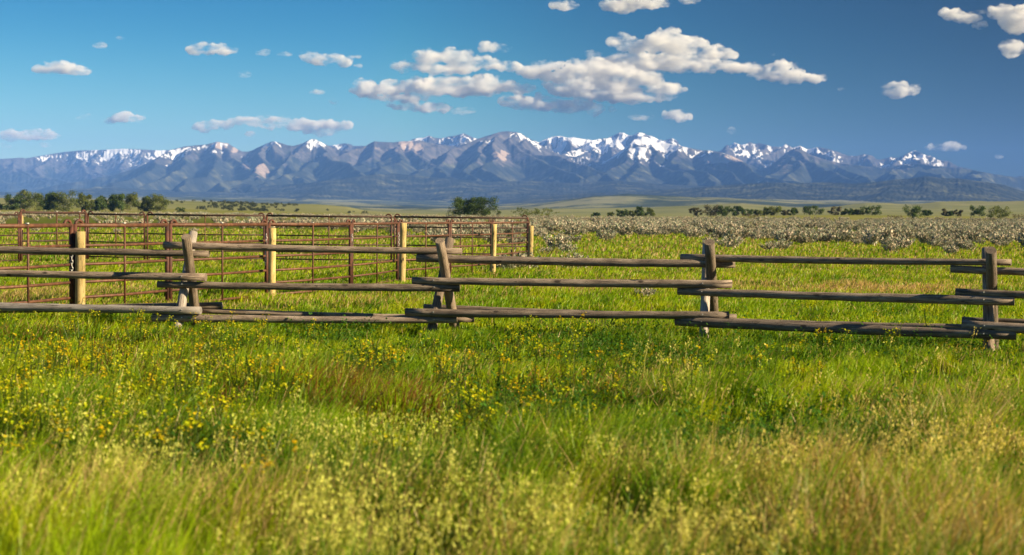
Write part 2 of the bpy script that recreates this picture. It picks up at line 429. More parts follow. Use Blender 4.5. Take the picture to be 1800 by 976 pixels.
t = NT('mountain'); geo = t.n('NewGeometry'); P = geo.outputs['Position']
def nz(scale, det=5, r=.6): return t.noise(P, scale, det, r)
forest = t.ramp(nz(.0035, 6, .62), [(.35, (.018, .024, .024)), (.5, (.03, .036, .032)), (.62, (.08, .085, .055)), (.72, (.19, .19, .11))])
rockc = t.ramp(nz(.006, 7, .65), [(.3, (.045, .046, .05)), (.5, (.085, .082, .085)), (.7, (.18, .16, .15))])
c = t.mix(t.sstep(t.math('ADD', t.attr('rock'), t.math('MULTIPLY', t.math('SUBTRACT', nz(.012, 5), .5), .9)), .4, .85), forest, rockc)
c = t.mix(t.sstep(t.math('ADD', t.attr('tan'), t.math('MULTIPLY', t.math('SUBTRACT', nz(.01, 5), .5), .6)), .3, .6), c, (.40, .31, .255))
snf = t.math('ADD', t.attr('snow'), t.math('MULTIPLY', t.math('SUBTRACT', t.noise(t.n('Mapping', {'Vector': P, 'Scale': (1, .6, .45)}).outputs[0], .011, 8, .74), .52), 2.6))
c = t.mix(t.sstep(snf, .42, .56), c, (.86, .86, .88))
bp = t.n('Bump', {'Strength': .6, 'Distance': 14.0, 'Height': nz(.006, 6, .6)})
M_MTN = t.done(t.n('BsdfDiffuse', {'Color': c, 'Normal': bp.outputs[0]}).outputs[0])

SKY_MAIN = [(300,264),(325,258),(345,256),(360,255),(380,250),(400,252.5),(415,262),(425,267),(435,267),(445,264),(450,261),(470,252),(478,249),(490,251),(505,256),(515,257),(530,253),(540,248),(550,244.5),(560,249),(570,254),(577,257)]
FRONT = [(-160,345),(60,336),(100,325),(150,317),(200,308),(240,296),(270,281)] + SKY_MAIN + [(590,263),(610,266),(640,258),(650,252),(657,249),(668,250),(690,251),(705,249),(725,249),(735,247),(745,250),(770,255),(800,258),(820,252),(840,244),(870,234.5),(880,232),(890,231.5),(905,233),(915,236),(925,243),(945,253),(965,266),(990,275),(1010,276),(1030,280),(1045,286),(1060,283),(1080,272),(1100,258),(1112,246),(1125,240),(1135,242),(1150,250),(1180,254),(1205,260),(1230,265),(1247,265),(1262,268),(1285,275),(1310,288),(1335,298),(1352,292),(1375,272),(1390,262),(1403,262),(1420,272),(1450,282),(1480,288),(1520,293),(1550,296),(1580,290),(1610,287),(1640,292),(1680,296),(1700,298),(1730,304),(1760,309),(1775,311),(1800,313),(1960,330)]
BACK = [(560,262),(577,257),(590,255),(605,252.5),(615,254),(620,257),(640,257),(660,262),(700,256),(725,245),(735,243),(743,243),(752,239),(762,243),(775,244),(785,241),(800,239),(813,235),(820,238),(830,243),(850,247),(880,250),(920,252),(937,248),(945,251),(955,246),(965,242),(975,240),(985,240),(995,243),(1005,242),(1015,244),(1030,246),(1040,247),(1050,245),(1065,244),(1075,239),(1085,234),(1093,234),(1100,238),(1108,239),(1118,234),(1125,234),(1135,238),(1145,241),(1155,246),(1165,248),(1172,245),(1178,244),(1187,248),(1192,256),(1205,262),(1240,272),(1262,266),(1267,262),(1273,255),(1280,257),(1288,251),(1297,255),(1307,254),(1315,250),(1322,254),(1330,252),(1340,254),(1350,258),(1368,259),(1378,254),(1390,260),(1403,257),(1415,263),(1422,262),(1433,259),(1450,262),(1465,266),(1475,270),(1490,275),(1505,274),(1515,271),(1530,274),(1538,281),(1545,281),(1560,277),(1575,278),(1585,273),(1595,268),(1603,265),(1610,267),(1622,273),(1632,275),(1645,281),(1655,283),(1665,284),(1675,290),(1680,293),(1700,297),(1715,302),(1735,308),(1760,314),(1775,313),(1790,309),(1800,311),(1960,320)]
PLAT = [(-200,284),(0,280),(40,277.5),(45,279),(80,273),(110,268),(140,265),(160,264.5),(180,264),(215,262),(245,263),(280,265),(305,264),(330,268),(400,285)]
SPURS = [
 [(305,264),(255,290),(190,318),(120,336)], [(345,256),(320,285),(270,310),(230,332)], [(382,250),(372,280),(350,305),(330,332)], [(384,250),(415,285),(440,308),(455,330)],
 [(432,267),(438,290),(425,315),(400,334)], [(478,249),(455,280),(430,305),(405,330)], [(480,250),(505,285),(520,310),(540,332)], [(550,245),(515,272),(480,300),(452,322),(430,335)], [(552,245),(590,272),(610,290),(640,325)],
 [(657,248),(600,272),(540,292),(485,312),(450,330)], [(668,250),(650,285),(610,310),(585,332)], [(715,249),(690,280),(655,305),(620,330)], [(718,249),(745,285),(775,305),(800,332)], [(760,252),(740,290),(715,312),(700,334)],
 [(860,238),(800,268),(750,295),(705,315),(680,334)], [(880,233),(850,272),(825,300),(805,330)], [(884,233),(880,270),(872,300),(880,334)], [(888,233),(930,262),(970,288),(1010,306),(1040,330)], [(905,235),(960,268),(1020,290),(1075,305),(1120,330)],
 [(1000,276),(985,300),(960,330)], [(1060,283),(1050,305),(1030,332)], [(1124,240),(1090,278),(1050,302),(1010,330)], [(1126,240),(1120,280),(1105,305),(1100,334)], [(1150,250),(1165,285),(1180,310),(1190,334)], [(1205,260),(1190,285),(1215,310),(1240,332)],
 [(1240,264),(1280,282),(1330,302),(1380,322)], [(1250,265),(1250,292),(1265,312),(1290,332)], [(1388,262),(1360,285),(1340,305),(1325,330)], [(1390,262),(1395,290),(1385,312),(1400,332)], [(1395,262),(1435,290),(1480,308),(1520,328)],
 [(1480,288),(1500,305),(1540,325)], [(1590,288),(1570,305),(1545,328)], [(1610,287),(1640,305),(1680,325)], [(1700,298),(1720,310),(1750,330)]]
rr_ = random.Random(5)
BSPURS = [[(u, float(np.interp(u, [p[0] for p in BACK], [p[1] for p in BACK]))), (u + rr_.uniform(-45, 45), float(np.interp(u, [p[0] for p in BACK], [p[1] for p in BACK])) + 22), (u + rr_.uniform(-70, 70), float(np.interp(u, [p[0] for p in BACK], [p[1] for p in BACK])) + 50)] for u in (590, 612, 665, 735, 752, 785, 813, 850, 940, 970, 985, 1005, 1050, 1075, 1093, 1118, 1140, 1160, 1178, 1240, 1273, 1288, 1315, 1340, 1378, 1403, 1433, 1470, 1515, 1560, 1595, 1605, 1630, 1660, 1740)]
PSPURS = [[(u, float(np.interp(u, [p[0] for p in PLAT], [p[1] for p in PLAT])) + 3), (u + rr_.uniform(-30, 60), 300), (u + rr_.uniform(-50, 90), 325)] for u in range(-200, 400, 42)]
range_layer('mountain_range', -160, 1960, FRONT, 17000, 23000, 24800, ([0, 300, 600, 900, 1200, 1500, 1800], [33, 26, 24, 24, 30, 34, 34]), 101, .72, 165,
    'snow-streaked mountain range along the horizon',
    [(200,258),(270,264),(320,272),(400,256),(450,256),(520,257),(560,259),(580,250),(700,246),(780,240),(850,236),(890,240),(930,246),(980,270),(1060,280),(1120,276),(1170,278),(1230,272),(1300,268),(1400,262),(1500,275),(1600,285),(1680,285),(1800,300)],
    [(388,255,13,8,1),(412,266,8,7,.7),(432,292,9,12,.5),(448,304,8,8,.35),(712,256,10,12,1),(880,276,12,12,1),(455,302,16,14,.5),(640,262,40,6,.35),(1270,278,40,9,.6),(1370,285,12,22,.35),(1225,300,60,6,.2),(735,262,9,9,.5),(690,262,14,8,.4)],
    forest_top=92, er=2, spurs=SPURS)
range_layer('mountain_range', 540, 1960, BACK, 24500, 27300, 28800, 60, 211, .5, 75,
    'jagged snow peaks behind the front range',
    [(560,266),(640,266),(740,262),(840,262),(940,276),(1060,276),(1200,270),(1260,272),(1400,278),(1600,286),(1690,290),(1730,306),(1800,312)],
    [(1000,262,30,6,.3)], forest_top=85, er=5, sno=1.5, fine=90, slope_k=.85, spurs=BSPURS)
range_layer('plateau', -240, 420, PLAT, 24900, 29500, 31000, 20, 331, .3, 70,
    'pale snow-dusted plateau at the far left of the range',
    [(-200,274),(60,273),(120,280),(180,284),(260,280),(400,272)], [(30,335,60,8,.2),(190,318,50,6,.3)], forest_top=60, er=5, spurs=PSPURS, slope_k=.5)
HILLR = [(700,372),(800,366),(900,352),(960,346),(1020,340),(1080,338),(1150,335),(1210,331),(1270,326),(1350,321),(1400,322),(1450,321),(1500,323),(1540,320),(1570,316),(1600,314),(1625,310),(1650,313),(1680,314),(1720,319),(1760,325),(1800,338),(1880,345),(1960,350)]
range_layer('forest_hills', 700, 1960, HILLR, 10800, 14200, 15800, ([700,900,1100,1300,1500,1800],[10,18,32,26,24,24]), 401, .22, 210,
    'dark forested foothills', [(0, 0), (2000, 0)], forest_top=400, er=3, dd=30, fine=6)
HILLL = [(-160,350),(0,345),(60,340),(120,333),(200,330),(280,335),(360,338),(430,332),(480,326),(540,322),(600,315),(650,308),(690,305),(740,310),(800,316),(860,320),(930,318),(1000,322),(1080,318),(1160,324),(1240,328),(1300,345)]
range_layer('forest_hills', -160, 1290, HILLL, 13500, 17500, 19500, ([0,300,600,800,900,1290],[24,22,18,16,20,30]), 451, .24, 230,
    'blue forested benches below the mountains', [(0, 0), (2000, 0)], forest_top=400, er=3, dd=34, fine=6)
print('terrain', round(time.time() - T0, 1))

# ------------------------------------------------------------------ grass
def rand(n, a, b): return rng.random(n) * (b - a) + a
def scatter(d0, d1, dens, umin=-150, umax=1950):
    """points on the ground between two distances, dens = points per square metre (function of distance)"""
    out = []
    edges = np.exp(np.linspace(math.log(d0), math.log(d1), 26))
    for a, b in zip(edges[:-1], edges[1:]):
        area = (umax - umin) / FPX * (b * b - a * a) / 2
        n = rng.poisson(area * dens((a + b) / 2))
        d = np.sqrt(rng.random(n) * (b * b - a * a) + a * a); u = rand(n, umin, umax)
        out.append(np.stack([d * (u - 900) / FPX, d], -1))
    return np.concatenate(out)
def blades(P2, h, w, lean, leandir, col0, col1, z=None):
    """bent two-piece blades; P2 base positions"""
    n = len(P2); z = ground_h(P2[:, 0], P2[:, 1]) if z is None else z
    fa = rand(n, 0, np.pi); fx, fy = np.cos(fa), np.sin(fa)
    lx = np.cos(leandir) * lean; ly = np.sin(leandir) * lean
    x, y = P2[:, 0], P2[:, 1]
    V = np.zeros((n, 5, 3))
    V[:, 0] = np.stack([x - fx * w / 2, y - fy * w / 2, z - .02], -1)
    V[:, 1] = np.stack([x + fx * w / 2, y + fy * w / 2, z - .02], -1)
    mx = x + lx * h * .3; my = y + ly * h * .3; mz = z + h * .58
    V[:, 2] = np.stack([mx - fx * w * .42, my - fy * w * .42, mz], -1)
    V[:, 3] = np.stack([mx + fx * w * .42, my + fy * w * .42, mz], -1)
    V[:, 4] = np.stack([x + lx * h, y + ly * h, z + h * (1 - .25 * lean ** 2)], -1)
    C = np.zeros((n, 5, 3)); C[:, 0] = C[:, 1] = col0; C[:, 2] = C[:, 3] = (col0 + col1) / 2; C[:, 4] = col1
    b = np.arange(n)[:, None] * 5
    return V.reshape(-1, 3), b + np.array([[2, 3, 4]]), b + np.array([[0, 1, 3, 2]]), C.reshape(-1, 3)
def merge(parts):
    V, T, Q, C = [], [], [], []; o = 0
    for (v, t_, q, c_) in parts:
        V.append(v); C.append(c_)
        if t_ is not None: T.append(t_ + o)
        if q is not None: Q.append(q + o)
        o += len(v)
    return np.concatenate(V), (np.concatenate(T) if T else None), (np.concatenate(Q) if Q else None), np.concatenate(C)
def zones(P2, blobs):
    px, py = project(P2[:, 0], P2[:, 1], .08 + .19 * (1 - smooth(15, 22, P2[:, 1])))
    w = np.zeros(len(P2))
    for (cx, cy, rx, ry, s_) in blobs: w = np.maximum(w, s_ * np.exp(-((px - cx) / rx) ** 2 - ((py - cy) / ry) ** 2))
    return w
DRY = [(1650, 720, 200, 30, .5), (1550, 700, 120, 24, .4), (1750, 780, 140, 40, .6), (1350, 820, 260, 30, .8), (1700, 960, 260, 70, .9), (1300, 940, 300, 60, .6), (1500, 860, 200, 40, .55), (1740, 640, 90, 40, .2),
       (550, 880, 320, 60, .6), (200, 870, 240, 70, .65), (900, 940, 300, 60, .65), (680, 770, 40, 20, .8), (1130, 660, 80, 30, .3),
       (300, 540, 280, 12, .55), (620, 528, 200, 12, .5), (1100, 500, 200, 8, .4), (1560, 510, 190, 9, 1.2), (1300, 503, 90, 8, .9), (60, 520, 160, 12, .9), (200, 508, 80, 8, .7), (1000, 507, 140, 7, .8), (820, 620, 60, 12, .3), (1180, 620, 90, 20, .3)]
REDD = [(620, 675, 120, 34, .6), (730, 695, 70, 30, .5), (300, 640, 120, 30, .4), (1010, 650, 90, 22, .4), (380, 680, 60, 40, .35), (1560, 850, 60, 24, .5), (1480, 950, 60, 30, .5), (230, 600, 140, 14, .35), (60, 590, 100, 14, .3)]
LUSH_AND_SHADE = [(960, 720, 120, 36, 1), (1330, 765, 160, 34, 1), (1180, 790, 110, 28, .8), (300, 775, 110, 24, .9), (630, 635, 40, 18, .9), (700, 840, 140, 34, .8), (860, 800, 110, 28, .8), (600, 590, 60, 12, .45), (1080, 600, 130, 14, .4), (1260, 600, 90, 14, .3), (1440, 740, 120, 28, .6), (1550, 605, 130, 10, .3), (1680, 600, 60, 10, .3), (450, 800, 60, 20, .5), (1780, 815, 60, 30, .6), (100, 800, 60, 30, .4), (1600, 710, 60, 20, .5)]  # dark green growth; the blobs under the fence paint its shade on the grass
LUSH_AND_SHADE = [(a, b, c * 1.2, d * 1.35, e) for a, b, c, d, e in LUSH_AND_SHADE]
def hue(P2, kind='grass'):
    n = len(P2)
    a = fbm(300, P2[:, 0] / 1.6, P2[:, 1] / 2.6, 4)[:, None]; b = fbm(310, P2[:, 0] / .45, P2[:, 1] / .7, 3)[:, None]
    g0 = np.array([.16, .29, .006]); g1 = np.array([.27, .40, .007]); g2 = np.array([.42, .45, .010])
    m = np.clip((a - .35) / .3 + (rng.random((n, 1)) - .5) * .7, 0, 1)
    c = g0 * (1 - m) + g1 * m; m2 = np.clip((b - .5) / .25 + (rng.random((n, 1)) - .5) * .5, 0, 1) * .7; c = c * (1 - m2) + g2 * m2
    dkm = smooth(.52, .66, fbm(360, P2[:, 0] / .9, P2[:, 1] / 1.5, 3))[:, None] * .7 * (rng.random((n, 1)) < .8); c = c * (1 - dkm) + np.array([.075, .18, .008]) * dkm
    lu = zones(P2, LUSH_AND_SHADE)[:, None]; c = c * (1 - lu * .9) + np.array([.045, .125, .008]) * lu * .9
    dz = zones(P2, DRY); far = smooth(24, 60, P2[:, 1]) * .22
    dr = ((rng.random(n) < dz * .75 + .06 + far) * 1.0)[:, None]
    dc = np.array([.38, .31, .12]) * (1 - a) + np.array([.50, .34, .19]) * a * 1.1
    c = c * (1 - dr) + dc * dr
    rd = ((rng.random(n) < zones(P2, REDD) * .95) * .9)[:, None]
    c = c * (1 - rd) + np.array([.20, .075, .03]) * rd
    return c * rand(n, .75, 1.25)[:, None], lu[:, 0], dz
def grass_band(d0, d1, dens, hh, ww):
    P2 = scatter(d0, d1, dens)
    # clumps and gaps
    cl = fbm(320, P2[:, 0] / .5, P2[:, 1] / .8, 3); keep = rng.random(len(P2)) < np.clip((cl - .34) * 5.0, .12, 1)
    P2 = P2[keep]; n = len(P2); D = P2[:, 1]
    c, lu, dz = hue(P2)
    big = fbm(330, P2[:, 0] / 2.2, P2[:, 1] / 2.2, 3)
    h = hh(D) * (.45 + .8 * np.clip((big - .25) * 2, 0, 1) + .5 * np.clip((cl[keep] - .35) * 3, 0, 1)) * rand(n, .55, 1.2) * (1 - .3 * lu)
    lean = np.clip(rand(n, .05, .75) + .12, 0, .9); ld = rng.normal(.2, 1.25, n)
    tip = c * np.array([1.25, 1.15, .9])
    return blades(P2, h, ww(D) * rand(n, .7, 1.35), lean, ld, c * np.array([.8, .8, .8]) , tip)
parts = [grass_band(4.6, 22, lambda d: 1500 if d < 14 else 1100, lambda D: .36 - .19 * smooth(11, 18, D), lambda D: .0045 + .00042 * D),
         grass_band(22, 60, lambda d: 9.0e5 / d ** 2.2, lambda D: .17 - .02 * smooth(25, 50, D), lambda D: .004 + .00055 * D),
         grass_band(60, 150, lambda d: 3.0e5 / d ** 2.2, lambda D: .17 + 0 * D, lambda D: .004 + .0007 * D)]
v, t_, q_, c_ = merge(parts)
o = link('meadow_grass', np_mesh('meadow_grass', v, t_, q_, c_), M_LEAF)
tag(o, 'tall green and dry blades of meadow grass covering the whole field', 'grass', kind='stuff')
print('grass blades', len(v) // 5, round(time.time() - T0, 1))

# seed heads: stalks with a nodding panicle of pale spikelets
def seedheads(P2, h, col, k=9, size=.02):
    n = len(P2); z = ground_h(P2[:, 0], P2[:, 1]); D = P2[:, 1]
    ld = rng.normal(.1, .8, n); ln = rand(n, .1, .35)
    tx = P2[:, 0] + np.cos(ld) * ln * h; ty = P2[:, 1] + np.sin(ld) * ln * h; tz = z + h
    stalk = blades(P2, h, np.full(n, .004) + .0002 * D, ln, ld, col * .6, col * .8, z)
    sz = size * (1 + .03 * D)
    N = n * k; f = np.tile(np.linspace(0, 1, k), n); rep = lambda a: np.repeat(a, k)
    cx = rep(tx) + rng.normal(0, 1, N) * rep(sz) * .9 - rep(np.cos(ld) * ln * h) * f * .25
    cy = rep(ty) + rng.normal(0, 1, N) * rep(sz) * .9
    cz = rep(tz) - f * rep(h) * .24 + rng.normal(0, .01, N)
    a = rand(N, 0, 6.28); s_ = rep(sz) * rand(N, .5, 1.1)
    dx, dy, dz = np.cos(a) * s_ * .35, np.sin(a) * s_ * .35, s_ * rand(N, .6, 1.2)
    V = np.zeros((N, 4, 3))
    V[:, 0] = np.stack([cx, cy, cz - dz * .5], -1); V[:, 1] = np.stack([cx + dx, cy + dy, cz], -1)
    V[:, 2] = np.stack([cx + rng.normal(0, .3, N) * s_, cy, cz + dz * .6], -1); V[:, 3] = np.stack([cx - dx, cy - dy, cz], -1)
    C = np.repeat(np.repeat(col, k, axis=0) * rand(N, .75, 1.2)[:, None], 4, axis=0)
    q = np.arange(N)[:, None] * 4 + np.array([[0, 1, 2, 3]])
    return merge([stalk, (V.reshape(-1, 3), None, q, C)])
SEED = [(150, 880, 260, 90, 1), (550, 880, 330, 80, .9), (950, 910, 300, 80, 1), (1350, 880, 330, 70, .9), (1700, 840, 220, 110, .7), (1600, 710, 200, 36, .2), (1200, 960, 400, 50, .9), (350, 960, 500, 60, .9), (1270, 810, 200, 26, .7), (560, 765, 200, 22, .35), (1150, 655, 120, 30, .1), (1320, 740, 200, 40, .12), (300, 720, 300, 60, .15)]
P2 = scatter(4.6, 19, lambda d: 270 if d < 10.5 else 130)
wz = zones(P2, SEED) * (1 - .75 * zones(P2, LUSH_AND_SHADE)); keep = rng.random(len(P2)) < wz * np.clip((fbm(350, P2[:, 0] / .45, P2[:, 1] / .8, 3) - .40) * 6, .02, 1)
P2 = P2[keep]; n = len(P2)
px, py = project(P2[:, 0], P2[:, 1], np.zeros(n))
m = np.clip(smooth(1000, 1600, px) * .7 + rng.random(n) * .5, 0, 1)[:, None]
cc = np.array([.52, .55, .10]) * (1 - m) + np.array([.64, .53, .16]) * m
v, t_, q_, c_ = seedheads(P2, rand(n, .26, .50), cc * rand(n, .7, 1.3)[:, None], k=13, size=.0175)
o = link('seeding_grass', np_mesh('seeding_grass', v, t_, q_, c_), M_LEAF)
tag(o, 'pale straw-coloured nodding seed heads of wild grass in the foreground', 'grass', kind='stuff')
# broad-leaved weeds: dense low foliage in the lush and painted-shade patches
P2 = scatter(4.6, 24, lambda d: 260); keep = rng.random(len(P2)) < zones(P2, LUSH_AND_SHADE) * .8 + .035; P2 = P2[keep]; n = len(P2)
k = 7; N = n * k; hz = np.repeat(rand(n, .1, .36), k) * np.tile(np.linspace(.25, 1, k), n)
bx_ = np.repeat(P2[:, 0], k) + rng.normal(0, .035, N); by_ = np.repeat(P2[:, 1], k) + rng.normal(0, .035, N); bz_ = ground_h(bx_, by_) + hz
an = rand(N, 0, 6.28); el = rand(N, -.2, .9); L = rand(N, .025, .06); W = L * .3
dx, dy, dz = np.cos(an) * np.cos(el), np.sin(an) * np.cos(el), np.sin(el); sx, sy = -np.sin(an), np.cos(an)
V = np.zeros((N, 4, 3))
V[:, 0] = np.stack([bx_, by_, bz_], -1); V[:, 2] = np.stack([bx_ + dx * L, by_ + dy * L, bz_ + dz * L], -1)
V[:, 1] = (V[:, 0] + V[:, 2]) / 2 + np.stack([sx * W, sy * W, 0 * W], -1); V[:, 3] = (V[:, 0] + V[:, 2]) / 2 - np.stack([sx * W, sy * W, 0 * W], -1)
C = np.repeat(np.array([[.045, .115, .012]]) * rand(N, .7, 1.8)[:, None], 4, axis=0)
o = link('leafy_weeds', np_mesh('leafy_weeds', V.reshape(-1, 3), None, np.arange(N)[:, None] * 4 + np.array([[0, 1, 2, 3]]), C), M_LEAF)
tag(o, 'dark green leafy weeds filling the hollows between the grasses', 'weeds', kind='stuff')

# yellow-flowered plants
YC = [(.62, .58), (.50, .54), (.66, .50), (.56, .57)]
def flower_plant(seed, h, nh=5, white=False):
    r = np.random.default_rng(seed); parts = []
    ns = r.integers(2, 5); st = r.normal(0, .035, (ns, 2)); hs = h * (.75 + .35 * r.random(ns))
    V = []; Q = []; T = []; C = []
    tips = []
    for s_ in range(ns):
        x, y = st[s_]; tx, ty = x * 2.2 + r.normal(0, .03), y * 2.2 + r.normal(0, .03); hh = hs[s_]
        b = len(V); w = .004
        V += [(x - w, y, 0), (x + w, y, 0), (tx + w, ty, hh), (tx - w, ty, hh)]; C += [(.09, .14, .02)] * 4; Q.append((b, b + 1, b + 2, b + 3))
        b = len(V); V += [(x, y - w, 0), (x, y + w, 0), (tx, ty + w, hh), (tx, ty - w, hh)]; C += [(.09, .14, .02)] * 4; Q.append((b, b + 1, b + 2, b + 3))
        for k in range(9):   # leaves
            f = r.random() * .75; a = r.random() * 6.28; L = .03 + .04 * r.random(); px_, py_, pz_ = x + (tx - x) * f, y + (ty - y) * f, hh * f
            ex, ey, ez = px_ + math.cos(a) * L, py_ + math.sin(a) * L, pz_ + L * .6; b = len(V)
            V += [(px_, py_, pz_), ((px_ + ex) / 2 - math.sin(a) * L * .15, (py_ + ey) / 2 + math.cos(a) * L * .15, (pz_ + ez) / 2), (ex, ey, ez), ((px_ + ex) / 2 + math.sin(a) * L * .15, (py_ + ey) / 2 - math.cos(a) * L * .15, (pz_ + ez) / 2)]
            C += [(.07 + .06 * r.random(), .13, .015)] * 4; Q.append((b, b + 1, b + 2, b + 3))
        for k in range(nh): tips.append((tx + r.normal(0, .022), ty + r.normal(0, .022), hh - abs(r.normal(0, .05))))
    SV, SQ, SC = V, Q, C
    V = []; Q = []; C = []
    for (x, y, z) in tips:
        for k in range(4):
            a = r.random() * 6.28; e = r.random() * 1.2; s_ = .006 + .005 * r.random(); x1, y1, z1 = x + r.normal(0, .008), y + r.normal(0, .008), z + r.normal(0, .008)
            ux, uy = math.cos(a) * s_, math.sin(a) * s_; vx, vy, vz = -math.sin(a) * math.cos(e) * s_, math.cos(a) * math.cos(e) * s_, math.sin(e) * s_
            b = len(V); V += [(x1 - ux, y1 - uy, z1), (x1 + vx, y1 + vy, z1 + vz), (x1 + ux, y1 + uy, z1), (x1 - vx, y1 - vy, z1 - vz)]
            C += [((.62, .50, .22) if white else (YC[seed % 4][0] * (.85 + .3 * r.random()), YC[seed % 4][1] * (.85 + .3 * r.random()), .012))] * 4; Q.append((b, b + 1, b + 2, b + 3))
    return (np.array(SV), None, np.array(SQ), np.array(SC)), (np.array(V), None, np.array(Q), np.array(C))
FL = [(130, 600, 160, 14, .3), (440, 600, 70, 14, .9), (230, 605, 60, 10, .7), (200, 620, 150, 40, .6), (60, 640, 90, 40, .8), (330, 620, 60, 20, .8), (560, 590, 30, 12, .7), (680, 628, 26, 14, 1), (655, 645, 30, 14, 1), (520, 640, 50, 30, .6), (470, 680, 60, 40, .6), (780, 640, 40, 15, .6), (350, 690, 120, 60, .6), (150, 700, 140, 70, .8), (20, 750, 70, 50, .8), (60, 780, 50, 20, .9), (530, 780, 25, 18, .6), (860, 590, 12, 14, .7), (905, 600, 20, 18, .8), (990, 620, 60, 24, .4), (880, 700, 70, 40, .55), (820, 720, 40, 30, .4), (970, 700, 60, 20, .4), (1070, 640, 60, 20, .3), (1440, 612, 50, 14, .45), (1400, 660, 60, 26, .2), (1480, 604, 40, 12, .25), (1650, 605, 90, 20, .2), (1250, 680, 60, 26, .3), (700, 810, 20, 12, .3), (500, 820, 40, 30, .3), (300, 820, 120, 40, .3), (1780, 640, 40, 30, .3), (100, 545, 60, 6, .2), (780, 545, 60, 6, .25), (1450, 545, 200, 10, .12)]
P2 = scatter(5.5, 26, lambda d: 17 if d < 16 else 8); P2 = P2[rng.random(len(P2)) < zones(P2, FL) + .012]
pxs, pys = project(P2[:, 0], P2[:, 1], np.zeros(len(P2))); P2 = P2[(pxs > -30) & (pxs < 1830) & (pys < 1040)]
order = np.argsort(P2[:, 1]); P2 = P2[order]
print('flower plants', len(P2))
protos = []
for k in range(8):
    a, b = flower_plant(900 + k, .40)
    m_ = merge([a, b]); protos.append((np_mesh('wildflower', m_[0], None, m_[2], col=m_[3]), None, a, b)); protos[-1][0].materials.append(M_LEAF)
LABF = ['yellow-flowered mustard plant in bloom among the foreground grasses']
restV = []
ids = rng.permutation(len(P2))
for j, i in enumerate(ids):
    x, y = P2[i]; z = float(ground_h(x, y)); s_ = float(rand(1, .75, 1.25)[0]) * (1.0 if y < 14 else .9); k = j % 8
    if j < 300:
        rt = link('wildflower', protos[k][0]); rt.location = (x, y, z); rt.rotation_euler = (0, .12, rng.random() * 6.28); rt.scale = (s_ * 1.2, s_ * 1.2, s_)
        tag(rt, LABF[0], 'wildflower', 'yellow wildflowers scattered through the meadow')
    else:
        for part in (protos[k][2], protos[k][3]):
            a = rng.random() * 6.28; vv = part[0] * s_; R = np.array([[math.cos(a), -math.sin(a), 0], [math.sin(a), math.cos(a), 0], [0, 0, 1]])
            restV.append((vv @ R.T + np.array([x, y, z]), None, part[2], part[3]))
if restV:
    v, t_, q_, c_ = merge(restV)
    o = link('small_wildflowers', np_mesh('small_wildflowers', v, None, q_, c_), M_LEAF); tag(o, 'countless tiny yellow blossoms dotted between the larger flowering plants', 'wildflowers', kind='stuff')

# ------------------------------------------------------------------ sagebrush
def sage_mesh(seed, h, w, nst=26, nl=26, lsz=.05, dull=0.0):
    r = np.random.default_rng(seed); V = []; Q = []; C = []
    n = nst * nl
    az = r.random(nst) * 6.283; sp = np.sqrt(r.random(nst)); hh = h * (.6 + .45 * r.random(nst)) * (1 - .35 * sp ** 2)
    tipx = np.cos(az) * sp * w / 2; tipy = np.sin(az) * sp * w / 2
    N = n; st = np.repeat(np.arange(nst), nl); f = np.clip(r.random(N) ** .55, .25, 1)
    cx = tipx[st] * (.25 + .75 * f) + r.normal(0, .03 * w, N); cy = tipy[st] * (.25 + .75 * f) + r.normal(0, .03 * w, N); cz = hh[st] * f + r.normal(0, .03, N)
    dx = tipx[st] * .5 + r.normal(0, .25 * w, N); dy = tipy[st] * .5 + r.normal(0, .25 * w, N); dz = h * (.6 + .5 * r.random(N))
    L = np.sqrt(dx ** 2 + dy ** 2 + dz ** 2); dx, dy, dz = dx / L, dy / L, dz / L
    ll = lsz * (1.0 + 1.6 * r.random(N)); a = r.random(N) * 3.14; sx, sy = np.cos(a), np.sin(a); ww = ll * .28
    c0 = np.stack([cx, cy, cz], -1); d = np.stack([dx, dy, dz], -1) * ll[:, None]; s_ = np.stack([sx * ww, sy * ww, 0 * ww], -1)
    V = np.zeros((N, 4, 3)); V[:, 0] = c0 - d * .5; V[:, 1] = c0 + s_; V[:, 2] = c0 + d * .5; V[:, 3] = c0 - s_
    warm = (r.random(N) < .45)[:, None]
    base = np.where(warm, np.array([.58, .465, .345]), np.array([.28, .31, .21]))
    C = base * (1 - dull) * (.65 + .6 * r.random(N))[:, None]
    V = V.reshape(-1, 3); C = np.repeat(C, 4, axis=0); Q = np.arange(N)[:, None] * 4 + np.array([[0, 1, 2, 3]])
    # woody stems
    SV = []; SQ = []
    for k in range(nst):
        b = len(SV); w_ = .012
        SV += [(-w_, 0, -.05), (w_, 0, -.05), (tipx[k] * .8 + w_ * .5, tipy[k] * .8, hh[k] * .8), (tipx[k] * .8 - w_ * .5, tipy[k] * .8, hh[k] * .8)]; SQ.append((b, b + 1, b + 2, b + 3))
    SV = np.array(SV); SC = np.tile(np.array([[.12, .09, .07]]), (len(SV), 1))
    V, _, Q, C = merge([(SV, None, np.array(SQ), SC), (V, None, Q, C)])
    me = np_mesh('sagebrush', V, None, Q, C); me.materials.append(M_SAGE); return me
sages = [sage_mesh(500 + k, .85, 1.5, 26, 34, .065, (k % 3) * .1) for k in range(6)]
sages_far = [sage_mesh(520 + k, .85, 1.6, 16, 18, .11, (k % 3) * .12) for k in range(4)]
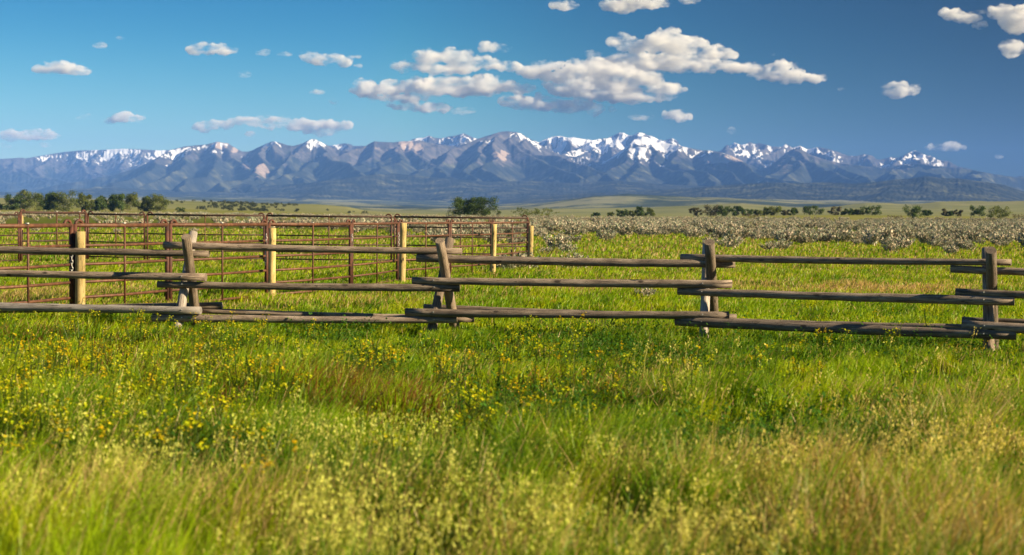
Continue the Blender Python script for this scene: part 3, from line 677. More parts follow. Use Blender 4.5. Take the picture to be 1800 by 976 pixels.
def sage_density(P2):
    x, y = P2[:, 0], P2[:, 1]; px, py = project(x, y, np.zeros(len(x)))
    n_ = fbm(600, x / 14, y / 34, 3); n2 = fbm(610, x / 60, y / 130, 2)
    start = np.interp(px, [0, 300, 700, 900, 1000, 1200, 1350, 1500, 1650, 1800, 1950], [135, 120, 98, 84, 78, 72, 62, 57, 60, 66, 66])
    d = smooth(0, 62, y - start + (n_ - .5) * 70)
    gap = smooth(.60, .50, fbm(620, x / 90, y / 34, 3)) * .85 + .15
    left = smooth(1000, 700, px); d = d * (1 - left * .45 * smooth(.42, .55, n2)) * gap
    # a bare green strip crossing the left and middle of the flat
    strip = smooth(230, 270, y) * (1 - smooth(430, 520, y)) * smooth(1050, 850, px)
    d = d * (1 - .88 * strip) * np.clip((fbm(640, x / 6, y / 16, 3) - .42) * 8, .0, 2.0)
    return d
P2 = scatter(52, 690, lambda d: .125 if d < 160 else .125 * (160 / d) ** .3, -120, 1920)
P2 = P2[rng.random(len(P2)) < sage_density(P2)]
EXTRA = [(905, 472, .9), (925, 476, .8), (885, 478, .7), (1010, 478, .9), (1000, 446, .8), (1135, 527, .38), (960, 445, .5), (1350, 441, .7), (1375, 440, .9), (1700, 442, .7), (1665, 430, .8), (850, 470, .5), (340, 410, .7), (165, 405, .6), (60, 408, .8), (205, 410, .6)]
P2x = []
for (px, py, s_) in EXTRA:
    d_ = EYE * FPX / (py - 378 - ROLL * (px - 900)); P2x.append((d_ * (px - 900) / FPX, d_, s_ * .9))
P2 = P2[np.argsort(P2[:, 1])]
zz = ground_h(P2[:, 0], P2[:, 1])
pxs, _ = project(P2[:, 0], P2[:, 1], zz)
inv = (pxs > -5) & (pxs < 1805)
idx_in = np.where(inv)[0][:282]; front = set(idx_in.tolist())
LS = 'grey-green sagebrush shrub at the near edge of the pale sagebrush flat'
for (x, y, s_) in P2x:
    o = link('sagebrush', sages[random.randrange(6)]); o.location = (x, y, float(ground_h(x, y))); o.rotation_euler = (0, 0, random.random() * 6.28); o.scale = (s_,) * 3
    tag(o, 'lone low sagebrush clump standing out in the green grass behind the log fence', 'shrub', 'lone sagebrush clumps in the grass')
for i in idx_in:
    s_ = random.uniform(.5, 1.4)
    o = link('sagebrush', sages[random.randrange(6)]); o.location = (P2[i, 0], P2[i, 1], zz[i]); o.rotation_euler = (0, 0, random.random() * 6.28); o.scale = (s_, s_, s_ * random.uniform(.85, 1.2))
    tag(o, LS, 'shrub', 'sagebrush shrubs along the near edge of the flat')
rest = np.array([i for i in range(len(P2)) if i not in front])
print('sage', len(P2), len(rest))
def instancer(name, P3, protos, smin, smax, grow, label, cat):
    me = bpy.data.meshes.new(name); me.vertices.add(len(P3)); me.vertices.foreach_set('co', P3.astype(np.float32).ravel())
    n = len(P3)
    a = me.attributes.new('sca', 'FLOAT', 'POINT'); a.data.foreach_set('value', (rand(n, smin, smax) * grow).astype(np.float32))
    a = me.attributes.new('rot', 'FLOAT', 'POINT'); a.data.foreach_set('value', rand(n, 0, 6.28).astype(np.float32))
    a = me.attributes.new('pick', 'INT', 'POINT'); a.data.foreach_set('value', rng.integers(0, len(protos), n).astype(np.int32))
    o = link(name, me); tag(o, label, cat, kind='stuff')
    ng = bpy.data.node_groups.new(name, 'GeometryNodeTree')
    ng.interface.new_socket('Geometry', in_out='INPUT', socket_type='NodeSocketGeometry'); ng.interface.new_socket('Geometry', in_out='OUTPUT', socket_type='NodeSocketGeometry')
    N = ng.nodes.new; L = ng.links.new
    gi = N('NodeGroupInput'); go = N('NodeGroupOutput'); ip = N('GeometryNodeInstanceOnPoints'); g2i = N('GeometryNodeGeometryToInstance')
    for p in reversed(protos):
        oo = bpy.data.objects.new(name + '_source', p); oi = N('GeometryNodeObjectInfo'); oi.inputs['Object'].default_value = oo; L(oi.outputs['Geometry'], g2i.inputs[0])
    def na(nm, ty):
        x = N('GeometryNodeInputNamedAttribute'); x.data_type = ty; x.inputs[0].default_value = nm; return [s for s in x.outputs if s.enabled and s.name == 'Attribute'][0]
    L(gi.outputs[0], ip.inputs['Points']); L(g2i.outputs[0], ip.inputs['Instance']); ip.inputs['Pick Instance'].default_value = True
    L(na('pick', 'INT'), ip.inputs['Instance Index']); L(na('sca', 'FLOAT'), ip.inputs['Scale'])
    cx = N('ShaderNodeCombineXYZ'); L(na('rot', 'FLOAT'), cx.inputs[2]); L(cx.outputs[0], ip.inputs['Rotation'])
    L(ip.outputs[0], go.inputs[0])
    md = o.modifiers.new('scatter', 'NODES'); md.node_group = ng
    return o
P3 = np.stack([P2[rest, 0], P2[rest, 1], zz[rest]], -1)
instancer('sagebrush_flat', P3, sages_far, .5, 1.45, 1 + .35 * smooth(200, 600, P3[:, 1]), 'pale sagebrush stretching away across the flat to the distant trees', 'sagebrush')
# grass tufts on the flat beyond the single blades
print('sage done', round(time.time() - T0, 1))

# ------------------------------------------------------------------ jackleg log fence
def mid(a, b, k=8, sag=0, jit=0, seed=0):
    r_ = random.Random(seed); out = []
    for i in range(k + 1):
        f = i / k; p = a.lerp(b, f); p.z -= sag * 4 * f * (1 - f)
        if 0 < i < k: p += Vector((0, r_.uniform(-jit, jit), r_.uniform(-jit, jit)))
        out.append(p)
    return out
bucks = {'A': (330, 21.2), 'B': (772, 21.0), 'C': (1244, 20.3), 'D': (1739, 18.7), 'Z': (-110, 22.0), 'E': (2190, 17.2)}
fence = empty('log_fence', (-1.0, 20.6, 0), 'weathered grey log fence on crossed legs running right across the meadow', 'fence')
def fpart(mb, name, mats):
    o = mb.build(name, mats, fence); o.matrix_parent_inverse = Matrix.Translation(-fence.location); return o
def leg(p0, p1, r, mat, seed, label=None):
    d = (p1 - p0).normalized()
    o = fpart(MB().tube(mid(p0 - d * .35, p1, 9, 0, .004, seed), [r * (1.06 - .012 * i) for i in range(10)], 14, wob=.03, seed=seed), 'crossed_leg', mat)
    if label: o['label'] = label
LEGS = {  # front leg (foot towards the viewer): foot px, top px ; back leg: foot px, top px
 'A': ((309, 597), (340, 409), (347, 582), (327, 416)), 'B': ((756, 597), (791, 421), (802, 590), (773, 423)),
 'C': ((1237, 607), (1243, 430), (1256, 592), (1247, 426)), 'D': ((1739, 636), (1735, 438), (1745, 608), (1742, 440)),
 'Z': ((-135, 592), (-95, 405), (-85, 578), (-115, 408)), 'E': ((2190, 660), (2178, 440), (2185, 630), (2196, 440))}
for i, (k, (ff, ft, bf, bt)) in enumerate(LEGS.items()):
    d = bucks[k][1]
    leg(pt(*ff, d - .42), pt(*ft, d + .42), .069, M_SUNLIT_LEG if k in 'AC' else M_LEG, 40 + i, 'pale bleached front leg' if k == 'A' else None)
    leg(pt(*bf, d + .62), pt(*bt, d - .40), .074, M_LEG, 60 + i)
# rails: (start buck, start px, end buck, end px, height class, radius)
def dep(px, lvl):
    """depth of the rail line at a bearing; lvl 0 bottom .. 2 top, -1 = bottom rail on the back legs"""
    xs = [-110, 330, 772, 1244, 1739, 2190]; ds = [22.0, 21.2, 21.0, 20.3, 18.7, 17.2]
    d = float(np.interp(px, xs, ds)); return d + {0: -.40, 1: -.22, 2: .04, -1: .50}[lvl]
RAILS = [(-300, 431, 367, 446.5, 2, 12.5), (-300, 472, 362, 487.5, 1, 12.5), (-300, 531, 353, 546, 0, 14.5), (-300, 548, 390, 537, -1, 11.5),
 (288, 431, 812, 442, 2, 12), (277, 500, 808, 506, 1, 13), (268, 558.5, 803, 562.5, 0, 13), (345, 546, 833, 561, -1, 11),
 (733, 453.5, 1292, 464.5, 2, 14), (725, 493, 1287, 499.5, 1, 13.5), (713, 549, 1282, 554, 0, 13.5), (745, 539.5, 1295, 558.5, -1, 11),
 (1197, 452.5, 1778, 461.5, 2, 12), (1192, 512, 1783, 529, 1, 15), (1188, 564, 1786, 590, 0, 17), (1215, 562, 1760, 577, -1, 11),
 (1671, 473, 2260, 492, 2, 13), (1680, 513, 2260, 533, 1, 15), (1691, 571.5, 2260, 598, 0, 17), (1691, 562, 2260, 580, -1, 12)]
for i, (x0, y0, x1, y1, lv, dia) in enumerate(RAILS):
    # neighbouring rails overlap at each buck: the second rail sits half a log forward so they never cross
    a = pt(x0, y0, dep(x0, lv)); b = pt(x1, y1, dep(x1, lv))
    r = dia / 2 / FPX * dep((x0 + x1) / 2, lv)
    seed = 100 + i; flip = i % 2
    rad = [r * (1 + (.08 if flip else -.08) * (2 * j / 16 - 1)) for j in range(17)]
    fpart(MB().tube(mid(a, b, 16, .012, .004, seed), rad, 16, wob=.024, seed=seed), 'rail', M_SUNLIT_LOG if i == 2 else M_LOG)
    # nail heads where a rail crosses a front leg
    for k, (bx, bd) in bucks.items():
        if x0 < bx - 5 and x1 > bx + 5 and lv in (0, 1):
            f = (bx - 8 - x0) / (x1 - x0); p = a.lerp(b, f); c = p + Vector((0, -r * .97, .01))
            fpart(MB().tube([c, c + Vector((0, -.012, 0))], .009, 8), 'nail', M_GALV)
# ------------------------------------------------------------------ corral
def gp(px, py):   # a spot on the near ground under a measured foot
    d = EYE * FPX / (py - 378 - ROLL * (px - 900)); return Vector((d * (px - 900) / FPX, d, 0))
def at(px, d): return Vector((d * (px - 900) / FPX, d, 0))
NEAR = [(-45, 21.6), (128, 23.9), (296, 26.4), (470, 29.6), (617, 33.0), (699, 36.9), (790, 39.9), (864, 42.6), (929, 47.5)]
FAR = [(34, 46.5), (152, 49.5), (256, 49.0), (466, 48.6), (690, 48.4), (929, 48.2)]
HT = [1.56, 1.22, .90, .60, .34, .09]
def panel(p0, p1, label, stays=(.5,), thick=1.0, loops=True, dz=0, feet=True, hts=HT, rm=None):
    rm = rm or M_RUST
    root = empty('corral_panel', p0 + Vector((0, 0, dz)), label, 'corral panel', 'rusty steel corral panels')
    v = p1 - p0; L = v.length; root.rotation_euler = (0, 0, math.atan2(v.y, v.x))
    top = hts[0]; R = .032 * thick; r = .022 * thick; g0 = .05; g1 = L - .05
    def b(mb, name, m=M_RUST): return mb.build(name, m, root)
    b(MB().tube([(g0, 0, top), (L / 2, .004, top - .006), (g1, 0, top)], R, 10), 'top_rail', rm)
    for h in hts[1:]: b(MB().tube([(g0, 0, h), (L / 2, -.006, h - .01), (g1, 0, h)], r, 8), 'rail', rm)
    for x in (g0, g1): b(MB().tube([(x, 0, .0), (x, 0, top + .02)], R * 1.05, 10), 'end_post', M_RPOST)
    for f in stays: b(MB().tube([(L * f, -.03, hts[-1] - .03), (L * f, -.03, top - .02)], r * .8, 8), 'stay')
    for x, s_ in ((g0, 1), (g1, -1)):
        pts = [(x + s_ * (.06 + .09 * (1 - math.cos(a))) - s_ * .05, 0, top + .085 * math.sin(a)) for a in np.linspace(0, math.pi, 9)]
        if loops: b(MB().tube(pts, R * .7, 8), 'pin_loop', M_RPOST)
    for x in (L * .12, L * .88):
        if feet: b(MB().tube([(x, 0, hts[-1]), (x, 0, .0)], r, 8), 'foot')
    for f in stays: b(MB().tube([(L * f, -.02, top + .022), (L * f, -.02, top + .045)], .026 * thick, 8), 'clip', M_GALV)
    return root
names_near = ['nearest rusty corral panel, cut off by the left edge of the photo', 'rusty corral panel between the thickest yellow post and the first log buck',
 'rusty corral panel seen behind the first log buck with white salt-like lump', 'rusty corral panel starting at the second yellow post', 'short rusty corral panel ending at the third yellow post',
 'rusty corral panel starting at the third yellow post', 'rusty corral panel ending at the fourth yellow post', 'last rusty corral panel at the right end, before the fifth yellow post']
names_near[2] = 'rusty corral panel directly behind the leftmost log buck, ending at the second yellow post'
for i in range(8):
    a = at(*NEAR[i]); b_ = at(*NEAR[i + 1])
    panel(a, b_, names_near[i], stays=(.5,), thick=1.15 if i < 4 else 1.05)
names_far = ['darker steel panel with the thickest top pipe at the far left corner of the corral', 'short far corral panel right of the thick-topped corner panel',
 'far-side corral panel behind the leftmost log buck', 'far-side corral panel behind the second and third yellow posts', 'far-side corral panel at the right, running behind the last two yellow posts']
for i in range(5):
    a = at(*FAR[i]); b_ = at(*FAR[i + 1]); panel(a, b_, names_far[i], stays=(.5,) if i else (.53, .88), thick=1.35 if i == 0 else 1.05, dz=.14, rm=M_SHADED_PIPE, hts=[1.56, 1.22, .90, .60, .34, .09] if i else [1.60, .92, .66, .22])
# a left wing closing the pen from its far corner
panel(at(34, 46.3), at(-330, 38.0), 'corral panel running out of the left edge of the photo from the far corner', dz=.1, rm=M_SHADED_PIPE)
# yellow posts
POSTS = [(139, 407, 560, 17.5, 'thickest and nearest round yellow wooden post, tied to the corral at the left'), (477, 401, 528, 12.5, 'second yellow wooden post from the left, at a corral joint'),
 (706, 392, 500, 11.5, 'tall yellow wooden post between the first two log bucks'), (866, 394, 486, 9, 'slender yellow wooden post right of the second log buck'), (931, 397, 474, 9, 'rightmost yellow wooden post at the end of the corral'),
 (36.5, 379, 463, 5, 'thin far yellow wooden post at the left corner of the corral')]
for i, (px, y0, y1, w, lab) in enumerate(POSTS):
    d = EYE * FPX / (y1 - 378 - ROLL * (px - 900)); foot = at(px, d); top = pt(px, y0, d); top.x = foot.x + .0 + (.02 if i in (0, 1) else .035)
    r = w / 2 / FPX * d
    root = MB().tube(mid(foot - Vector((0, 0, .3)), top, 8, 0, .004, 300 + i), [r * (1.03 - .006 * j) for j in range(9)], 16, wob=.012, seed=300 + i).build('wooden_post', M_YEL)
    tag(root, lab, 'post', 'yellow wooden posts along the corral')
# chains tying panels to posts
def chain(px, y0, y1, d, lab):
    mb = MB(); a = pt(px, y0, d); n_ = int((y1 - y0) / FPX * d / .055)
    for k in range(n_):
        c = a - Vector((0, 0, .055 * k)); ax = Vector((1, .3, 0)).normalized() if k % 2 else Vector((-.3, 1, 0)).normalized()
        pts = [c + ax * .018 * math.cos(t) + Vector((0, 0, .034 * math.sin(t))) for t in np.linspace(0, 2 * math.pi, 9)]
        mb.tube(pts, .0075, 6, cap=False)
    o = mb.build('chain', M_GALV); tag(o, lab, 'chain', 'galvanised chains hanging on the corral')
chain(126, 443, 495, 23.6, 'galvanised chain hanging beside the thickest yellow post')
chain(468, 414, 432, 29.2, 'galvanised chain hanging beside the second yellow post')
chain(467, 445, 470, 29.3, 'lower loose chain end under the log rail at the second yellow post')
chain(701, 411, 436, 36.3, 'galvanised chain hanging beside the tall third yellow post')
chain(619, 414, 430, 32.6, 'galvanised chain hanging from the leaning joint between second and third yellow posts')
print('fence', round(time.time() - T0, 1))

# ------------------------------------------------------------------ trees
def tree_meshes(seed, h, w, lean=0, n_l=900, trunk=.2, open_=0.0, warm=0.0, low=.12, leaf=.34, stems=1, cols=((.045, .075, .02), (.11, .14, .035))):
    r = np.random.default_rng(seed); mb = MB(); cents = []
    for s_ in range(stems):
        bx = (s_ - (stems - 1) / 2) * w * (.55 if stems < 4 else .8) / max(stems, 1) + r.normal(0, .02) * w
        tx = bx * 1.5 + lean * h * .25 + r.normal(0, .04) * w; th = h * (.75 + .15 * r.random())
        P = [Vector((bx, 0, -.5)), Vector((bx + (tx - bx) * .3 + r.normal(0, .03) * w, r.normal(0, .03) * w, th * .35)), Vector((bx + (tx - bx) * .7, r.normal(0, .05) * w, th * .7)), Vector((tx, r.normal(0, .05) * w, th))]
        tr = trunk / math.sqrt(stems)
        mb.tube(P, [tr * 1.3, tr, tr * .6, tr * .2], 7)
        for k in range(9 if stems == 1 else 6):
            f = low + (.95 - low) * (k + r.random()) / (9 if stems == 1 else 6); q = P[0].lerp(P[3], f); i0 = min(int(f * 3), 2); q = P[i0].lerp(P[i0 + 1], f * 3 - i0)
            a = r.random() * 6.28; reach = w * .5 * (.55 + .5 * r.random()) * (1 - .55 * max(f - .45, 0) / .55) / (1 if stems == 1 else 1.35)
            e = q + Vector((math.cos(a) * reach, math.sin(a) * reach, h * (.08 + .16 * r.random())))
            e.z = min(e.z, h * .97)
            m_ = q.lerp(e, .5) + Vector((0, 0, -.03 * h))
            mb.tube([q, m_, e], [tr * .4, tr * .28, tr * .1], 5)
            for c_ in (m_.lerp(e, .3), m_.lerp(e, .75), e): cents.append((c_, .75 + .5 * r.random()))
        cents.append((P[3], 1.0)); cents.append((P[2], .9)); cents.append((P[0].lerp(P[1], .9) + Vector((r.normal(0, .12) * w, r.normal(0, .12) * w, 0)), 1.0)); cents.append((P[1].lerp(P[2], .5) + Vector((r.normal(0, .16) * w, r.normal(0, .16) * w, 0)), 1.1))
    C0 = np.array([[c.x, c.y, c.z] for c, _ in cents]); S0 = np.array([s for _, s in cents]) * (1 - open_)
    k = r.integers(0, len(C0), n_l); rad = min(math.sqrt(w * h), h * 1.5) * .165 * S0[k]
    off = r.normal(0, 1, (n_l, 3)); off /= np.linalg.norm(off, axis=1)[:, None]; off *= (r.random(n_l) ** .45)[:, None]
    c = C0[k] + off * rad[:, None] * np.array([1.15, 1.15, .9]); c[:, 2] = np.maximum(c[:, 2], .15)
    nrm = r.normal(0, 1, (n_l, 3)) + off * 1.0; nrm /= np.linalg.norm(nrm, axis=1)[:, None]
    t1 = np.cross(nrm, r.normal(0, 1, (n_l, 3))); t1 /= np.linalg.norm(t1, axis=1)[:, None]; t2 = np.cross(nrm, t1)
    s_ = (leaf * (.5 + .8 * r.random(n_l)))[:, None]
    V = np.stack([c - t1 * s_ * .5, c + t2 * s_ * .38, c + t1 * s_ * .5, c - t2 * s_ * .38], 1).reshape(-1, 3)
    cl = r.random(len(C0))[k][:, None]
    a_, b_ = np.array(cols[0]), np.array(cols[1])
    col = a_ + (b_ - a_) * np.clip(cl * .8 + r.random((n_l, 1)) * .3, 0, 1)
    col = col * (1 - warm) + np.array([.16, .12, .06]) * warm
    me = np_mesh('crown', V, None, np.arange(n_l)[:, None] * 4 + np.array([[0, 1, 2, 3]]), np.repeat(col, 4, axis=0)); me.materials.append(M_TREE)
    return mb, me
def tree(px, ytop, ybase, w_px, D, label, cat='tree', group=None, name='tree', **kw):
    x = D * (px - 900) / FPX; z = float(ground_h(np.array([x]), np.array([D]))[0])
    top = pt(px, ytop, D).z; h = max(top - z, 1.0); w = w_px / FPX * D
    mb, me = tree_meshes(int(px * 7 + D), h, w, leaf=max(.3, D * .00078), trunk=max(.18, D * .00022), **kw)
    root = empty(name, (x, D, z), label, cat, group)
    mb.build('trunk' if name == 'tree' else 'stem', M_BARK, root); link('crown' if name == 'tree' else 'foliage', me, None, root)
    return root
G1 = 'cottonwood trees of the left grove'; G2 = 'scattered trees beyond the sagebrush on the right'
dk = ((.03, .06, .014), (.10, .15, .035)); br = ((.05, .085, .018), (.19, .21, .055)); gy = ((.09, .09, .05), (.17, .15, .09))
LT = [(28, 344, 371, 26, 'leftmost rounded cottonwood of the left grove', dk), (53, 337, 371, 26, 'tallest cottonwood near the left end of the grove', br), (77, 341, 371, 17, 'narrow dark cottonwood right of the tallest one in the left grove', dk),
 (92, 340, 371, 16, 'slim dark cottonwood in the middle of the left clump', dk), (112, 339, 371, 30, 'broad cottonwood with pale trunk, right end of the left clump', br), (146, 342, 372, 19, 'lone cottonwood leaning left in the gap of the grove', br),
 (157, 353, 372, 12, 'small light bush-like tree beside the leaning cottonwood', br), (172, 350, 372, 17, 'low rounded dark tree right of the grove gap', dk), (190, 347, 372, 20, 'dark cottonwood at the left of the right clump', dk),
 (206, 344, 372, 18, 'dark upright cottonwood in the right clump', dk), (223, 342, 372, 24, 'cottonwood with bare pale trunk, highest of the right clump', br), (247, 347, 372, 22, 'dense dark cottonwood near the right end of the grove', dk), (272, 344, 373, 27, 'rounded pale-leaved cottonwood, rightmost of the left grove', br)]
for i, (px, yt, yb, w, lab, cc) in enumerate(LT):
    tree(px, yt - 1.5, yb, w * 1.45, 930 + 18 * math.sin(px), lab, group=G1, n_l=4200, lean=.3 if px in (146,) else .05, cols=cc, low=.02, stems=3 if w > 22 else 2)
for (px, yt, w, lab) in [(5, 358, 22, 'low dark thicket at the left edge of the photo'), (316, 365, 15, 'small round dark bush on the slope right of the grove')]:
    tree(px, yt, 371, w, 940, lab, 'bush', name='bush', n_l=500, low=.02, stems=3, cols=dk)
tree(830, 349, 377, 56, 620, 'big many-stemmed willow with bare grey branches, alone in the middle', n_l=11000, low=.05, stems=7, cols=((.035, .07, .016), (.08, .12, .03)))
tree(876, 369, 378, 9, 640, 'tiny dark bush right of the big lone willow', 'bush', name='bush', n_l=250, stems=2, cols=dk)
tree(938, 366, 379, 56, 640, 'low wide straggling willow clump right of the big willow', 'bush', name='bush', n_l=1500, low=.04, stems=6, open_=.25, cols=br)
RT = [(1046, 374, 16, 'very low dark bush left of the small middle trees', dk, 2, 0), (1072, 373, 12, 'faint small bush between low dark ones', br, 2, .2), (1092, 369, 22, 'low bushy tree, left of the pair in the middle right', dk, 2, 0), (1108, 371, 16, 'smaller bush between the two middle-right trees', br, 2, 0), (1126, 364, 22, 'dark tree, taller of the pair in the middle right', dk, 2, 0),
 (1142, 366, 16, 'ragged tree at the right of the middle pair', br, 1, .1), (1221, 365, 20, 'thin see-through tree standing alone left of the right tree row', gy, 2, .35), (1248, 361, 26, 'brownish tree at the left end of the right tree row', gy, 2, 0), (1272, 362, 28, 'densest dark green tree of the right tree row', dk, 2, 0), (1296, 361, 22, 'tall dark tree right of the densest one', dk, 1, 0),
 (1312, 368, 22, 'low dark tree at the right flank of the tree row', dk, 2, 0), (1330, 369, 18, 'small bright tree between the row and the next clump', br, 1, 0), (1345, 365, 12, 'narrow small tree with rounded top', br, 1, 0), (1361, 362, 24, 'bright rounded tree in the middle clump of the right side', br, 2, 0), (1379, 369, 14, 'open grey bush beside the bright rounded tree', gy, 2, .3),
 (1393, 366, 17, 'small dark tree with grey companion', dk, 1, 0), (1427, 361, 30, 'wide dark tree with spiky top', dk, 2, .05), (1466, 364, 20, 'brownish open tree left of a bush line', gy, 2, .2), (1481, 371, 9, 'tiny bush in a bush line', br, 1, 0), (1492, 368, 16, 'low dark bush in a bush line', dk, 2, 0), (1509, 369, 14, 'bushy small tree before the wide dark one', br, 2, 0), (1531, 363, 34, 'wide dark double tree at the right end of a bush line', dk, 3, 0),
 (1628, 370, 14, 'small dark tree right of the nearer big tree', dk, 2, 0), (1658, 367, 14, 'thin forked brownish tree in the open field', gy, 1, .2), (1666, 371, 12, 'small dark bush beside the thin forked tree', dk, 1, 0), (1681, 369, 20, 'sparse leaning grey bush in the open field', gy, 2, .3), (1716, 362, 24, 'squarish dark tree standing alone in the open field', dk, 2, 0)]
for (px, yt, w, lab, cc, st, op) in RT:
    tree(px, yt, 378, w * 1.1, 985, lab, group=G2, n_l=1500, low=.05, stems=st, cols=cc, open_=op)
for (px, yt, w, D, lab, cc, op) in [(1606, 361, 36, 800, 'largest and nearest tree of the right half, ragged and dark', dk, .05), (1755, 364, 40, 790, 'nearer broad tree with grey twigs at the far right', br, .1)]:
    tree(px, yt, 389, w, D, lab, n_l=1800, low=.05, stems=3, cols=cc, open_=op)
for (px, yt, w, lab, cc) in [(1318, 376, 24, 'pale leafless shrub in front of the right tree row', gy), (1571, 379, 20, 'reddish brown leafless bush left of the largest right tree', gy), (1787, 377, 16, 'thin leafless shrub at the far right edge', gy)]:
    tree(px, yt, 388, w, 780, lab, 'bush', name='bush', n_l=220, low=.02, stems=4, cols=cc, warm=.5, open_=.1)
# junipers and scrub on the left hill
hp = []
for _ in range(150):
    if random.random() < .75: px = random.gauss(435, 38); D = random.uniform(1330, 1900)
    else: px = random.uniform(285, 735); D = random.uniform(1300, 1880)
    if px > 600 and random.random() < .5: continue
    hp.append((px, D))
hp = [p for p in hp if 285 < p[0] < 740]
jp = []
for k in range(4):
    mb, me = tree_meshes(70 + k, 3.2, 5.0, n_l=260, leaf=.75, trunk=.2, low=.03, stems=2, cols=((.03, .045, .02), (.085, .095, .05)))
    jp.append(me)
for k, (px, D) in enumerate(hp):
    x = D * (px - 900) / FPX; s_ = random.uniform(.5, 1.25)
    o = link('juniper', jp[k % 4]); o.location = (x, D, float(ground_h(np.array([x]), np.array([D]))[0]) - .1); o.rotation_euler = (0, 0, random.random() * 6); o.scale = (s_, s_, s_ * .8)
    tag(o, 'small dark juniper bush on the olive hill behind the corral', 'bush', 'junipers dotting the low hill')
print('trees', round(time.time() - T0, 1))

# ------------------------------------------------------------------ clouds
def cloud_mat(name, dens, thr):
    t = NT(name)
    P = t.n('NewGeometry').outputs['Position']
    st = t.n('Mapping', {'Vector': P, 'Scale': (.6, 1, 1.35)}).outputs[0]
    n_ = t.noise(st, .0026, 6, .66)
    d_ = t.math('MULTIPLY', t.sstep(n_, *thr), dens)
    v = t.n('VolumePrincipled', {'Color': (1.0, .985, .95, 1), 'Density': d_, 'Anisotropy': 0.0})
    t.t.links.new(v.outputs[0], t.out.inputs['Volume']); return t.m
M_CLOUD = cloud_mat('cloud_vapour', .0125, (.40, .68))
M_WISP = cloud_mat('thin_cloud_vapour', .007, (.46, .70))
import bmesh
def cloud(lumps, label, D=38500, wisp=False, seed=0, vox=1.6, extra=9):
    """lumps: (px, py, rx, ry) in the photograph; grown into a heap of billows"""
    r = random.Random(seed); k = D / FPX
    cx = sum(l[0] for l in lumps) / len(lumps); cy = sum(l[1] for l in lumps) / len(lumps)
    C0 = pt(cx, cy, D); bm = bmesh.new()
    def ball(x, y, z, rx, ry, rz, sub=2):
        M_ = Matrix.Translation((x, y, z)) @ Matrix.Diagonal((rx, ry, rz, 1)); bmesh.ops.create_icosphere(bm, subdivisions=sub, radius=1, matrix=M_)
    for (px, py, rx, ry) in lumps:
        rx *= 1.16; ry *= 1.12
        X = (px - cx) * k; Z = -(py - cy) * k; RX, RZ = rx * k, ry * k
        RY = max(RX * .35, RZ * 1.1)
        ball(X, 0, Z, RX * .92, RY, RZ * .8)
        for j in range(int(extra * (1 + rx / 22))):
            a = r.uniform(0, 6.283); b = r.uniform(-1, 1); q = math.sqrt(1 - b * b)
            ux, uy, uz = math.cos(a) * q, math.sin(a) * q, b
            if uz < -.25: uz = -.25 - (uz + .25) * .2
            s_ = r.uniform(.16, .42) * min(RZ * 1.0, RX) * (1.1 if uz > 0 else .8)
            ball(X + ux * RX * .84, uy * RY * .9, Z + uz * RZ * .74, s_ * r.uniform(1, 1.7), s_, s_ * r.uniform(.6, .95), 1)
            for _ in range(2):
                s2 = s_ * r.uniform(.25, .5); a2 = r.uniform(0, 6.283)
                ball(X + ux * RX * .84 + math.cos(a2) * s_ * 1.1, uy * RY * .9 + r.uniform(-1, 1) * s_, Z + uz * RZ * .74 + abs(math.sin(a2)) * s_ * .8, s2 * 1.4, s2, s2 * .8, 1)
    me = bpy.data.meshes.new('cloud'); bm.to_mesh(me); bm.free()
    o = link('cloud', me, M_WISP if wisp else M_CLOUD); o.location = C0
    md = o.modifiers.new('remesh', 'REMESH'); md.mode = 'VOXEL'; md.voxel_size = vox * k; md.use_smooth_shade = True
    tx = bpy.data.textures.get('billow') or bpy.data.textures.new('billow', 'CLOUDS'); tx.noise_scale = 240; tx.noise_depth = 5; tx.noise_basis = 'ORIGINAL_PERLIN'
    d2 = o.modifiers.new('billow', 'DISPLACE'); d2.texture = tx; d2.strength = 340 if not wisp else 220; d2.mid_level = .42; d2.texture_coords = 'GLOBAL'
    tag(o, label, 'cloud', 'fair-weather clouds over the mountains')
    return o
